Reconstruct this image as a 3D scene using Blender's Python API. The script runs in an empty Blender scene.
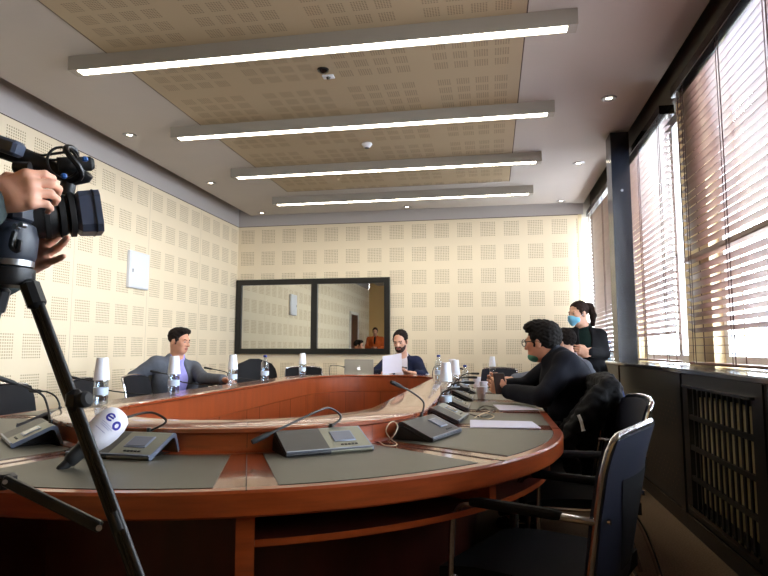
import bpy, math, random
import numpy as np
from mathutils import Vector, Matrix
random.seed(7); rng=np.random.RandomState(3)
PI=math.pi
SC=bpy.context.scene; COL=SC.collection
# ------------------------------------------------------------------ camera
F=600.; TH=math.atan(61/600); PS=math.atan(.18*math.cos(TH)); CH=1.1
_cy,_sy,_ct,_st=math.cos(PS),math.sin(PS),math.cos(TH),math.sin(TH)
_R=(_cy,_sy,0); _F=(-_sy*_ct,_cy*_ct,_st); _U=(_sy*_st,-_cy*_st,_ct)
def at(x,y,Y=None,z=None,X=None):
    """point of the room seen at photo pixel x,y on a plane of known X, Y or height"""
    a,b=(x-384)/F,(288-y)/F
    d=[_R[i]*a+_U[i]*b+_F[i] for i in range(3)]
    t=X/d[0] if X is not None else Y/d[1] if Y is not None else (z-CH)/d[2]
    return Vector((d[0]*t,d[1]*t,CH+d[2]*t))
cam=bpy.data.cameras.new('camera'); co=bpy.data.objects.new('camera',cam); COL.objects.link(co)
co.location=(0,0,CH); co.rotation_euler=(PI/2+TH,0,PS); cam.sensor_width=36; cam.lens=600/768*36; cam.clip_start=.02
SC.camera=co
# ------------------------------------------------------------------ materials
def nt(name):
    m=bpy.data.materials.new(name); m.use_nodes=True
    t=m.node_tree; return m,t,t.nodes['Principled BSDF']
def srgb(c):
    return tuple(((v/255)/12.92 if v/255<=.04045 else ((v/255+.055)/1.055)**2.4) for v in c)+(1,)
def N(t,k,**kw):
    n=t.nodes.new(k)
    for a,b in kw.items(): setattr(n,a,b)
    return n
def mth(t,op,a,b=None,c=None):
    n=t.nodes.new('ShaderNodeMath'); n.operation=op
    for i,v in enumerate((a,b,c)):
        if v is None: continue
        if isinstance(v,(int,float)): n.inputs[i].default_value=v
        else: t.links.new(v,n.inputs[i])
    return n.outputs[0]
def mat(name,c,rough=.5,metal=0,spec=.5,coat=0,noise=0,scale=30,bump=0,bscale=200,trans=None,emit=None,estr=0,stretch=None,crough=.05,sss=0):
    m,t,b=nt(name); c=srgb(c)
    b.inputs['Base Color'].default_value=c; b.inputs['Roughness'].default_value=rough
    b.inputs['Metallic'].default_value=metal; b.inputs['Specular IOR Level'].default_value=spec
    b.inputs['Coat Weight'].default_value=coat; b.inputs['Coat Roughness'].default_value=crough
    tc=N(t,'ShaderNodeTexCoord')
    src=tc.outputs['Object']
    if stretch:
        mp=N(t,'ShaderNodeMapping'); mp.inputs['Scale'].default_value=stretch
        t.links.new(src,mp.inputs['Vector']); src=mp.outputs[0]
    if noise:
        n=N(t,'ShaderNodeTexNoise'); n.inputs['Scale'].default_value=scale; n.inputs['Detail'].default_value=4
        t.links.new(src,n.inputs['Vector'])
        r=N(t,'ShaderNodeValToRGB')
        r.color_ramp.elements[0].position=.3; r.color_ramp.elements[1].position=.7
        r.color_ramp.elements[0].color=tuple(v*(1-noise) for v in c[:3])+(1,)
        r.color_ramp.elements[1].color=tuple(min(1,v*(1+noise)) for v in c[:3])+(1,)
        t.links.new(n.outputs['Fac'],r.inputs[0]); t.links.new(r.outputs[0],b.inputs['Base Color'])
    if bump:
        n2=N(t,'ShaderNodeTexNoise'); n2.inputs['Scale'].default_value=bscale; n2.inputs['Detail'].default_value=3
        t.links.new(tc.outputs['Object'],n2.inputs['Vector'])
        bp=N(t,'ShaderNodeBump'); bp.inputs['Strength'].default_value=bump; bp.inputs['Distance'].default_value=.004
        t.links.new(n2.outputs['Fac'],bp.inputs['Height']); t.links.new(bp.outputs[0],b.inputs['Normal'])
    if emit:
        b.inputs['Emission Color'].default_value=srgb(emit); b.inputs['Emission Strength'].default_value=estr
    if sss:
        b.inputs['Subsurface Weight'].default_value=sss; b.inputs['Subsurface Radius'].default_value=(.01,.004,.002)
    return m
def clear(name,tint,refl=.5,rough=.02,base=.03):
    """thin clear sheet: see-through with a mirror-like sheen at grazing angles"""
    m=bpy.data.materials.new(name); m.use_nodes=True; t=m.node_tree; t.nodes.clear()
    o=N(t,'ShaderNodeOutputMaterial'); tr=N(t,'ShaderNodeBsdfTransparent'); g=N(t,'ShaderNodeBsdfGlossy')
    tr.inputs[0].default_value=tint+(1,); g.inputs['Roughness'].default_value=rough
    lw=N(t,'ShaderNodeLayerWeight'); lw.inputs[0].default_value=.25
    f=mth(t,'MULTIPLY_ADD',lw.outputs['Facing'],refl,base)
    mx=N(t,'ShaderNodeMixShader'); t.links.new(f,mx.inputs[0]); t.links.new(tr.outputs[0],mx.inputs[1]); t.links.new(g.outputs[0],mx.inputs[2])
    t.links.new(mx.outputs[0],o.inputs[0]); return m
def perforated(name,c,hole,ax,au,pu,av,pv,sq,nh,hr,rough=.55,group=None,seams=0):
    """board with square fields of holes, their inner shade painted as dark dots; ax = the two in-plane axes, au/av a field centre, pu/pv pitches"""
    m,t,b=nt(name); b.inputs['Roughness'].default_value=rough; b.inputs['Specular IOR Level'].default_value=.3
    g=N(t,'ShaderNodeNewGeometry'); s=N(t,'ShaderNodeSeparateXYZ'); t.links.new(g.outputs['Position'],s.inputs[0])
    def cell(o,a,p):       # signed distance from nearest field centre
        q=mth(t,'DIVIDE',mth(t,'SUBTRACT',o,a),p)
        return mth(t,'MULTIPLY',mth(t,'SUBTRACT',mth(t,'FRACT',mth(t,'ADD',q,.5)),.5),p)
    us,vs=s.outputs[ax[0]],s.outputs[ax[1]]
    def infield(o,a,p):
        if group is None:
            d=cell(o,a,p); return d,mth(t,'LESS_THAN',mth(t,'ABSOLUTE',d),sq/2)
        per,n=group
        D=cell(o,a,per); ing=mth(t,'LESS_THAN',mth(t,'ABSOLUTE',D),n*p/2)
        d=cell(mth(t,'ADD',D,p/2 if n%2==0 else 0),0,p)
        return d,mth(t,'MULTIPLY',ing,mth(t,'LESS_THAN',mth(t,'ABSOLUTE',d),sq/2))
    du,iu=infield(us,au,pu); dv,iv=infield(vs,av,pv)
    hp=sq/nh
    off=hp/2 if nh%2==0 else 0
    hu=cell(mth(t,'ADD',du,off),0,hp); hv=cell(mth(t,'ADD',dv,off),0,hp)
    r2=mth(t,'ADD',mth(t,'MULTIPLY',hu,hu),mth(t,'MULTIPLY',hv,hv))
    h=mth(t,'MULTIPLY',mth(t,'MULTIPLY',iu,iv),mth(t,'LESS_THAN',r2,hr*hr))
    ns=N(t,'ShaderNodeTexNoise'); ns.inputs['Scale'].default_value=1.5; t.links.new(g.outputs['Position'],ns.inputs['Vector'])
    c1=N(t,'ShaderNodeMixRGB'); c1.inputs[1].default_value=srgb(c); c1.inputs[2].default_value=srgb(tuple(v*.97 for v in c)); t.links.new(ns.outputs['Fac'],c1.inputs[0])
    mx=N(t,'ShaderNodeMixRGB'); t.links.new(h,mx.inputs[0]); t.links.new(c1.outputs[0],mx.inputs[1]); mx.inputs[2].default_value=srgb(hole)
    last=mx
    if seams:
        sd=cell(us,au+pu/2,seams); sm=mth(t,'LESS_THAN',mth(t,'ABSOLUTE',sd),.003)
        m2=N(t,'ShaderNodeMixRGB'); t.links.new(sm,m2.inputs[0]); t.links.new(mx.outputs[0],m2.inputs[1]); m2.inputs[2].default_value=srgb(tuple(v*.8 for v in c)); last=m2
    t.links.new(last.outputs[0],b.inputs['Base Color']); return m
M={}
def wood(name,c,d,rough,coat,stretch=(3,3,25)):
    m=mat(name,c,rough=rough,coat=coat,noise=d,scale=2.2,stretch=stretch,crough=.06); M[name]=m; return m
wood('cherry',(150,66,28),.22,.28,.55)
wood('cherry_top',(128,60,34),.1,.2,.7)
wood('cherry_panel',(138,64,31),.16,.3,.4,(6,6,1.2))
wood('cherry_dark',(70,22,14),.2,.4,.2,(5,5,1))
M['pad']=mat('pad_leather',(74,71,60),rough=.42,spec=.5,bump=.08,bscale=300,noise=.06,scale=12)
M['seam']=mat('seam_dark',(52,22,14),rough=.6)
M['black']=mat('black_plastic',(14,14,16),rough=.4)
M['blackgloss']=mat('black_gloss',(10,10,12),rough=.16,spec=.6)
M['pillar']=mat('pillar_skytint',(20,24,34),rough=.2,spec=.7)  # black with the bluish sky reflection put into the base colour
M['rubber']=mat('rubber_black',(18,18,19),rough=.7)
M['cab']=mat('cabinet_black',(26,24,23),rough=.33,noise=.2,scale=3)
M['sill']=mat('sill_black',(24,24,25),rough=.16,spec=.7,coat=.3)
M['chrome']=mat('chrome',(200,200,205),rough=.18,metal=1)
M['steel']=mat('brushed_steel',(150,150,152),rough=.35,metal=1)
M['navy']=mat('navy_leather',(24,28,46),rough=.6,spec=.3,bump=.1,bscale=250)
M['navy_dark']=mat('navy_patch',(11,12,17),rough=.75,spec=.2)
M['blackleather']=mat('black_leather',(15,16,22),rough=.68,spec=.25,bump=.1,bscale=200)
M['unit_dark']=mat('unit_charcoal',(46,46,49),rough=.42,bump=.15,bscale=900)
M['unit_green']=mat('unit_grey',(128,128,114),rough=.4,metal=.2)
M['unit_edge']=mat('unit_edge',(120,130,150),rough=.3,metal=.6)
M['lcd']=mat('lcd',(118,122,136),rough=.12,spec=.7)
M['white_plastic']=mat('white_plastic',(215,218,226),rough=.4)
M['cup']=mat('paper_cup',(226,230,240),rough=.5)
M['pet']=clear('pet_plastic',(.86,.9,.95),.7,.08,.12)
M['water']=clear('water',(.9,.94,.97),.3,.03,.05)
M['label']=mat('bottle_label',(188,206,226),rough=.35)
M['capblue']=mat('cap_blue',(24,40,120),rough=.4)
M['paper']=mat('paper',(206,206,226),rough=.7)
M['plaster']=mat('ceiling_plaster',(172,165,160),rough=.8,noise=.02,scale=2)
M['upper']=mat('upper_paint',(176,170,168),rough=.8)
M['paint']=mat('reveal_paint',(205,200,190),rough=.6)
M['beige']=mat('beige_paint',(215,198,160),rough=.6,noise=.03,scale=3)
M['lintelshade']=mat('lintel_shade',(92,88,84),rough=.7)  # shadow above the windows put into the wall colour
M['carpet']=mat('carpet',(118,98,78),rough=.95,noise=.3,scale=120,bump=.5,bscale=400,spec=.1)
M['lightbody']=mat('light_housing',(150,144,136),rough=.5,metal=.2)
M['tube']=mat('light_diffuser',(255,250,235),rough=.5,emit=(255,246,226),estr=16)
M['bulb']=mat('downlight_lamp',(255,250,235),rough=.5,emit=(255,240,214),estr=12)
M['slat']=mat('blind_slat',(112,86,80),rough=.4,noise=.12,scale=3,stretch=(1,.6,6))
M['slatdark']=mat('blind_rail',(108,76,64),rough=.4)
M['cord']=mat('blind_cord',(58,26,26),rough=.8)
M['pvc']=mat('window_frame',(205,208,214),rough=.35)
M['pane']=clear('window_glass',(.95,.97,.98),.35,.0,.03)
M['mirror']=mat('mirror_glass',(196,196,190),rough=.015,metal=1)
M['frameblack']=mat('frame_black',(13,13,13),rough=.35)
M['radiator']=mat('radiator',(232,222,186),rough=.5)
M['alu']=mat('aluminium',(135,132,126),rough=.32,metal=.75)
M['whiteglow']=mat('logo_white',(245,245,250),rough=.3)
M['door']=mat('door_wood',(64,34,22),rough=.4,noise=.2,scale=3,stretch=(6,6,1))
M['warmlitwall']=mat('near_wall_warmlit',(214,176,116),rough=.7)  # beige wall with warm orange light put into its colour
M['facade']=mat('far_facade',(196,204,220),rough=.8)
M['facadedark']=mat('far_windows',(70,84,112),rough=.3)
M['bluelogo']=mat('logo_blue',(38,38,150),rough=.6)
M['greytext']=mat('text_grey',(120,120,170),rough=.7)
M['foam']=mat('foam_white',(226,226,236),rough=.9,bump=.2,bscale=900)
M['wire']=mat('white_wire',(190,170,140),rough=.5)
M['cambody']=mat('camera_black',(17,18,21),rough=.42,bump=.1,bscale=500)
M['camgrey']=mat('camera_slate',(66,74,92),rough=.38)
M['cambluish']=mat('camera_blue',(40,90,160),rough=.4)
M['lens']=mat('lens_glass',(8,9,16),rough=.03,spec=.9)
M['mask']=mat('mask_blue',(110,180,215),rough=.8)
M['maskgreen']=mat('mask_green',(70,130,110),rough=.8)
M['lip']=mat('lips',(150,82,74),rough=.5)
M['eyewhite']=mat('eye_white',(150,140,134),rough=.6,spec=.2)
M['iris']=mat('eye_iris',(36,24,18),rough=.6,spec=.2)
def cab_perf():
    m,t,b=nt('cabinet_perforated'); b.inputs['Roughness'].default_value=.33
    g=N(t,'ShaderNodeNewGeometry'); s=N(t,'ShaderNodeSeparateXYZ'); t.links.new(g.outputs['Position'],s.inputs[0])
    def fr(o,p,sh): return mth(t,'MULTIPLY',mth(t,'SUBTRACT',mth(t,'FRACT',mth(t,'ADD',mth(t,'DIVIDE',o,p),sh)),.5),p)
    zz=s.outputs[2]; row=mth(t,'FLOOR',mth(t,'DIVIDE',zz,.035))
    v=fr(zz,.035,0); u=fr(mth(t,'ADD',s.outputs[1],mth(t,'MULTIPLY',row,.04)),.08,0)
    r2=mth(t,'ADD',mth(t,'MULTIPLY',u,u),mth(t,'MULTIPLY',v,v)); h=mth(t,'LESS_THAN',r2,.0062**2)
    b1=mth(t,'LESS_THAN',mth(t,'ABSOLUTE',mth(t,'SUBTRACT',zz,.68)),.09); b2=mth(t,'LESS_THAN',mth(t,'ABSOLUTE',mth(t,'SUBTRACT',zz,.28)),.09)
    h=mth(t,'MULTIPLY',h,mth(t,'ADD',b1,b2))
    mx=N(t,'ShaderNodeMixRGB'); t.links.new(h,mx.inputs[0]); mx.inputs[1].default_value=srgb((36,33,30)); mx.inputs[2].default_value=srgb((120,100,78))
    t.links.new(mx.outputs[0],b.inputs['Base Color']); return m
M['cabperf']=cab_perf()
M['perf_back']=perforated('perforated_back',(228,213,186),(160,143,113),(0,2),1.007,.346,2.891,.352,.225,9,.0072)
M['perf_left']=perforated('perforated_left',(228,213,186),(160,143,113),(1,2),8.85,.32,2.885,.352,.225,9,.0072,seams=1.28)
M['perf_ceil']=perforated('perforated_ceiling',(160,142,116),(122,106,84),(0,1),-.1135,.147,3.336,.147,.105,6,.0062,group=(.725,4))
# ------------------------------------------------------------------ mesh builder
class MB:
    def __init__(s): s.v=[]; s.f=[]; s.mi=[]; s.cur=0
    def add(s,vs,fs):
        o=len(s.v); s.v+= [Vector(v) for v in vs]; s.f+=[tuple(i+o for i in f) for f in fs]; s.mi+=[s.cur]*len(fs); return s
    def box(s,c,d,R=None,bev=0):
        c=Vector(c); x,y,z=d[0]/2,d[1]/2,d[2]/2
        if bev:
            b=min(bev,x*.9,y*.9,z*.9); vs=[]
            for sz in(-1,1):
                for k in(0,1):
                    pass
            L=[]
            for (zz,ins) in((-z,b),(-z+b,0),(z-b,0),(z,b)):
                X,Y=x-ins,y-ins; q=b if ins==0 else b*.5
                L.append([(-X+q,-Y,zz),(X-q,-Y,zz),(X,-Y+q,zz),(X,Y-q,zz),(X-q,Y,zz),(-X+q,Y,zz),(-X,Y-q,zz),(-X,-Y+q,zz)])
            vs=[Vector(p) for l in L for p in l]; fs=[tuple(range(7,-1,-1)),tuple(range(24,32))]
            for l in range(3):
                for i in range(8):
                    j=(i+1)%8; fs.append((l*8+i,l*8+j,l*8+8+j,l*8+8+i))
        else:
            vs=[Vector((a*x,b_*y,c_*z)) for c_ in(-1,1) for b_ in(-1,1) for a in(-1,1)]
            fs=[(0,2,3,1),(4,5,7,6),(0,1,5,4),(1,3,7,5),(3,2,6,7),(2,0,4,6)]
        if R is not None: vs=[R@v for v in vs]
        return s.add([v+c for v in vs],fs)
    def ab(s,a,b,bev=0):
        return s.box([(a[i]+b[i])/2 for i in range(3)],[abs(b[i]-a[i]) for i in range(3)],None,bev)
    def tube(s,pts,r,seg=10,caps=True):
        pts=[Vector(p) for p in pts]; n=len(pts)
        rs=r if isinstance(r,(list,tuple)) else [r]*n
        up=None; vs=[]
        for i,p in enumerate(pts):
            d=(pts[min(i+1,n-1)]-pts[max(i-1,0)]).normalized()
            if up is None:
                up=Vector((0,0,1)) if abs(d.z)<.9 else Vector((1,0,0))
            a=(up-d*up.dot(d))
            if a.length<1e-4: a=d.orthogonal()
            a.normalize(); b=d.cross(a); up=a
            for k in range(seg):
                t=2*PI*k/seg; vs.append(p+(a*math.cos(t)+b*math.sin(t))*rs[i])
        fs=[]
        for i in range(n-1):
            for k in range(seg):
                j=(k+1)%seg; fs.append((i*seg+k,i*seg+j,(i+1)*seg+j,(i+1)*seg+k))
        if caps: fs+=[tuple(range(seg-1,-1,-1)),tuple(range((n-1)*seg,n*seg))]
        return s.add(vs,fs)
    def cyl(s,a,b,r0,r1=None,seg=20): return s.tube([a,b],[r0,r0 if r1 is None else r1],seg)
    def lathe(s,prof,c=(0,0,0),seg=24,R=None):
        vs=[];n=len(prof)
        for (r,z) in prof:
            for k in range(seg):
                t=2*PI*k/seg; v=Vector((r*math.cos(t),r*math.sin(t),z)); v=R@v if R is not None else v
                vs.append(v+Vector(c))
        fs=[(i*seg+k,i*seg+(k+1)%seg,(i+1)*seg+(k+1)%seg,(i+1)*seg+k) for i in range(n-1) for k in range(seg)]
        if prof[0][0]>1e-5: fs.append(tuple(range(seg-1,-1,-1)))
        if prof[-1][0]>1e-5: fs.append(tuple(range((n-1)*seg,n*seg)))
        return s.add(vs,fs)
    def prism(s,poly,h,T=None):
        """polygon in xy extruded along z by h"""
        n=len(poly); vs=[Vector((p[0],p[1],0)) for p in poly]+[Vector((p[0],p[1],h)) for p in poly]
        if T is not None: vs=[T@v for v in vs]
        fs=[tuple(range(n-1,-1,-1)),tuple(range(n,2*n))]+[(i,(i+1)%n,(i+1)%n+n,i+n) for i in range(n)]
        return s.add(vs,fs)
    def grid(s,rows):
        m,n=len(rows),len(rows[0]); 
        return s.add([p for r in rows for p in r],[(i*n+j,i*n+j+1,(i+1)*n+j+1,(i+1)*n+j) for i in range(m-1) for j in range(n-1)])
    def build(s,name,m,parent=None,smooth=True,angle=35):
        off=Vector((0,0,0)); q=parent
        while q is not None: off+=Vector(q.location); q=q.parent
        if not s.rel: off=Vector((0,0,0))
        me=bpy.data.meshes.new(name); me.from_pydata([tuple(v-off) for v in s.v],[],s.f)
        for mm in (m if isinstance(m,list) else [m]): me.materials.append(mm)
        me.polygons.foreach_set('material_index',s.mi)
        me.update()
        import bmesh
        bm=bmesh.new(); bm.from_mesh(me); bmesh.ops.recalc_face_normals(bm,faces=bm.faces[:]); bm.to_mesh(me); bm.free()
        if smooth:
            me.polygons.foreach_set('use_smooth',[True]*len(me.polygons)); me.set_sharp_from_angle(angle=math.radians(angle))
        o=bpy.data.objects.new(name,me); COL.objects.link(o)
        if parent is not None: o.parent=parent
        return o
    rel=True
def L(): # a builder in the parent's own coordinates
    m=MB(); m.rel=False; return m
def tag(o,label,cat,group=None):
    o['label']=label; o['category']=cat
    if group: o['group']=group
    return o
def thing(name,label,cat,loc=(0,0,0),rz=0,group=None):
    o=bpy.data.objects.new(name,None); COL.objects.link(o); o.empty_display_size=.05
    o.location=loc; o.rotation_euler=(0,0,rz); return tag(o,label,cat,group)
def struct(o): o['kind']='structure'; return o
def dup(root,loc,rz,label=None,rot=None):
    def cp(o,par):
        c=o.copy(); COL.objects.link(c)
        if par is not None: c.parent=par
        for ch in list(o.children): cp(ch,c)
        return c
    r=cp(root,None); r.location=loc; r.rotation_euler=rot if rot else (0,0,rz)
    if label: r['label']=label
    return r
def bez(p0,p1,p2,p3,n=12):
    p0,p1,p2,p3=map(Vector,(p0,p1,p2,p3)); o=[]
    for i in range(n+1):
        t=i/n; u=1-t; o.append(p0*u**3+p1*3*u*u*t+p2*3*u*t*t+p3*t**3)
    return o
def spline(pts,n=6):
    P=[Vector(p) for p in pts]; P=[P[0]*2-P[1]]+P+[P[-1]*2-P[-2]]; o=[]
    for i in range(1,len(P)-2):
        a,b,c,d=P[i-1:i+3]
        for k in range(n):
            t=k/n; o.append(.5*((2*b)+(c-a)*t+(2*a-5*b+4*c-d)*t*t+(3*b-a-3*c+d)*t**3))
    o.append(P[-2]); return o
# ------------------------------------------------------------------ the room
XL,XR,YN,YB,ZC=-4.0,1.5,-1.6,9.0,3.2
struct(MB().ab((XL-.1,YN-.1,-.1),(XR+.3,YB+.2,0)).build('floor',M['carpet'],smooth=False))
def wall_perf(name,a,b,m): return struct(MB().ab(a,b).build(name,m,smooth=False))
wl=wall_perf('wall_left',(XL-.12,YN,0),(XL,YB+.2,3.06),M['perf_left'])
struct(MB().ab((XL-.12,YN,3.06),(XL-.004,YB+.2,3.5)).build('upper_band',M['upper'],wl,smooth=False))
struct(MB().ab((XL-.003,YN,3.055),(XL+.004,YB,3.062)).build('top_joint',M['seam'],wl,smooth=False))
wb=wall_perf('wall_back',(XL,YB,0),(1.27,YB+.15,3.06),M['perf_back'])
struct(MB().ab((XL,YB+.004,3.06),(1.35,YB+.15,3.5)).build('upper_band',M['upper'],wb,smooth=False))
struct(MB().ab((1.27,YB-.004,0),(1.324,YB+.15,3.06)).build('edge_strip',M['beige'],wb,smooth=False))
struct(MB().ab((1.324,YB+.05,0),(XR+.2,YB+.15,3.5)).build('reveal',M['paint'],wb,smooth=False))
struct(MB().ab((XL,YB-.003,3.055),(1.324,YB+.004,3.062)).build('top_joint',M['seam'],wb,smooth=False))
struct(MB().ab((XL,YN-.1,0),(XR+.2,YN,3.5)).build('wall_near',M['warmlitwall'],smooth=False))
# door in the left wall behind the photographer (seen in the mirror)
d=struct(MB().ab((XL,.25,0),(XL+.03,1.15,2.1)).build('door_1',M['door'],smooth=False))
struct(MB().ab((XL,.17,0),(XL+.05,.25,2.18)).ab((XL,1.15,0),(XL+.05,1.23,2.18)).ab((XL,.25,2.1),(XL+.05,1.15,2.18)).build('door_frame',M['paint'],d,smooth=False))
MB().cyl((XL+.03,1.05,1.0),(XL+.09,1.05,1.0),.012).cyl((XL+.08,1.06,1.0),(XL+.08,.94,1.0),.01).build('door_handle',M['steel'],d)
# ceiling: dropped field, lower edge steps, perforated middle
cl=struct(MB().ab((-3.72,YN,ZC),(1.2,8.82,ZC+.14)).build('ceiling',M['plaster'],smooth=False))
struct(MB().ab((XL-.1,YN-.1,3.42),(XR+.3,YB+.2,3.55)).build('upper_slab',M['upper'],cl,smooth=False))
struct(MB().ab((1.2,YN,ZC+.028),(1.355,YB,ZC+.14)).build('edge_step',M['plaster'],cl,smooth=False))
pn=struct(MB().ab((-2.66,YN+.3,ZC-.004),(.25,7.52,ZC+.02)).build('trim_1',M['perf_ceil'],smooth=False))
sj=MB()
for a,b in(((-2.667,YN+.3),(-2.66,7.52)),((.25,YN+.3),(.258,7.52)),((-2.667,7.52),(.258,7.527))): sj.ab((a[0],a[1],ZC-.0045),(b[0],b[1],ZC+.02))
struct(sj.build('shadow_joint',M['seam'],pn,smooth=False))
# right wall: spandrel, lintel, piers
wr=struct(MB().ab((XR,YN,0),(XR+.2,YB+.05,.95)).build('wall_right',M['beige'],smooth=False))
struct(MB().ab((XR-.04,YN,3.08),(XR+.2,YB+.05,3.5)).build('lintel',M['lintelshade'],wr,smooth=False))
struct(MB().ab((XR,4.47,.95),(XR+.2,5.02,3.08)).build('pier',M['beige'],wr,smooth=False))
struct(MB().ab((XR,6.6,.95),(XR+.2,6.78,3.08)).build('pier',M['beige'],wr,smooth=False))
struct(MB().ab((XR,YN,.95),(XR+.2,1.2,3.08)).build('pier',M['beige'],wr,smooth=False))
pil=struct(MB().ab((1.17,5.97,.975),(1.34,6.2,3.2)).build('trim_2',M['pillar'],smooth=False))
MB().cyl((1.26,5.97,2.62),(1.26,5.96,2.62),.012).build('bolt',M['steel'],pil)
def window(n,y0,y1,mull):
    w=L()
    x0,x1=XR+.07,XR+.13; z0,z1=.98,3.08
    w.ab((x0,y0,z0),(x1,y0+.07,z1)).ab((x0,y1-.07,z0),(x1,y1,z1)).ab((x0,y0+.07,z0),(x1,y1-.07,z0+.07)).ab((x0,y0+.07,z1-.07),(x1,y1-.07,z1))
    for y in mull: w.ab((x0,y-.05,z0+.07),(x1,y+.05,z1-.07))
    o=struct(w.build('window_%d'%n,M['pvc'],smooth=False))
    ys=[y0+.07]+[q for m in mull for q in(m-.05,m+.05)]+[y1-.07]
    for i in range(0,len(ys),2):
        L().ab((x0+.025,ys[i],z0+.07),(x0+.03,ys[i+1],z1-.07)).build('pane',M['pane'],o,smooth=False)
    if mull:
        h=L().ab((x0-.03,mull[-1]-.012,1.86),(x0,mull[-1]+.012,1.9)).ab((x0-.04,mull[-1]-.01,1.76),(x0-.025,mull[-1]+.01,1.9)).build('handle',M['steel'],o)
window(1,1.2,4.47,[2.3,3.45]); window(2,5.02,6.6,[5.45]); window(3,6.78,9.05,[7.7])
# buildings across the street, seen between the slats
for (nm,a,b,lab) in (('street_building',(9.5,9.5,-6),(15,16,4.2),'pale building across the street behind the near window blind'),
                     ('street_building',(12,19,-6),(19,30,3.2),'pale building across the street behind the middle window blind')):
    t=thing(nm,lab,'building',(a[0],a[1],-6),0,'buildings across the street')
    MB().ab(a,b).build('wall',M['facade'],t,smooth=False)
    for zz in np.arange(-4.8,b[2]-1,1.7):
        for yy in np.arange(a[1]+.6,b[1]-1,1.7): pass
    for zz in np.arange(-4.8,b[2]-1,1.9):
        for yy in np.arange(a[1]+.5,b[1]-.9,1.6): MB().ab((a[0]-.05,yy,zz),(a[0]+.05,yy+.8,zz+1.2)).build('facade_window',M['facadedark'],t,smooth=False)
        for xx in np.arange(a[0]+.5,b[0]-.9,1.6): MB().ab((xx,a[1]-.05,zz),(xx+.8,a[1]+.05,zz+1.2)).build('facade_window',M['facadedark'],t,smooth=False)
# sill worktop and the black cabinets beneath
o=MB().box((1.33,(YN+YB)/2,.962),(.36,YB-YN-.002,.034),None,.008).build('window_sill',M['sill'])
struct(o)
def cabinet(y0,y1,kind,label):
    t=thing('radiator_cabinet',label,'cabinet',(1.33,(y0+y1)/2,0),0,'black cabinets under the windows')
    xf=1.172
    b=MB()
    b.ab((xf,y0+.002,.10),(1.49,y0+.02,.944)).ab((xf,y1-.02,.10),(1.49,y1-.002,.944)).ab((1.47,y0+.02,.10),(1.49,y1-.02,.944)).ab((xf,y0+.02,.10),(1.47,y1-.02,.125))
    b.build('carcass',M['cab'],t,smooth=False)
    MB().ab((xf-.006,y0+.001,0),(xf+.02,y1-.001,.1)).build('plinth',M['cab'],t,smooth=False)
    MB().ab((xf-.009,y0+.001,.094),(xf-.002,y1-.001,.103)).build('plinth_edge',M['steel'] if False else M['sill'],t,smooth=False)
    if kind=='panel':
        MB().ab((xf-.004,y0+.09,.125),(xf+.015,y1-.02,.944)).build('perforated_panel',M['cabperf'],t,smooth=False)
        MB().ab((xf-.014,y0+.001,.10),(xf+.02,y0+.085,.944)).build('post',M['cab'],t,smooth=False)
    else:
        f=MB(); f.ab((xf-.008,y0+.02,.125),(xf+.02,y0+.14,.944)).ab((xf-.008,y1-.12,.125),(xf+.02,y1-.02,.944)).ab((xf-.008,y0+.14,.87),(xf+.02,y1-.12,.944)).ab((xf-.008,y0+.14,.125),(xf+.02,y1-.12,.155))
        f.build('front_frame',M['cab'],t,smooth=False)
        MB().ab((xf-.03,y0+.1,.868),(xf-.006,y1-.08,.882)).build('top_bead',M['sill'],t,smooth=False)
        MB().ab((xf-.02,y0+.12,.15),(xf-.006,y1-.1,.172)).build('bottom_bead',M['sill'],t,smooth=False)
        g=MB(); ya,yb=y0+.14,y1-.12
        for k in range(1,4): g.ab((xf-.004,ya,.155+k*.179-.014),(xf+.012,yb,.155+k*.179+.014))
        n=int((yb-ya)/.075)
        for k in range(1,n): y=ya+(yb-ya)*k/n; g.ab((xf-.002,y-.01,.155),(xf+.008,y+.01,.87))
        g.build('grille',M['cab'],t,smooth=False)
        r=MB(); n=int((yb-ya)/.06)
        for k in range(n): 
            y=ya+.03+(yb-ya-.05)*k/(n-1); r.box((xf+.09,y,.5),(.10,.026,.62),None,.01)
        r.build('radiator',M['radiator'],t)
    return t
cabinet(.9,2.9,'panel','black cabinet nearest the camera under the window, partly out of frame')
cabinet(2.9,4.08,'grille','black cabinet with barred grille over a cream radiator')
cabinet(4.08,5.95,'panel','black perforated cabinet between grille cabinet and standing woman')
cabinet(5.95,8.98,'panel','black cabinet behind the standing woman in the far corner')
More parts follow.
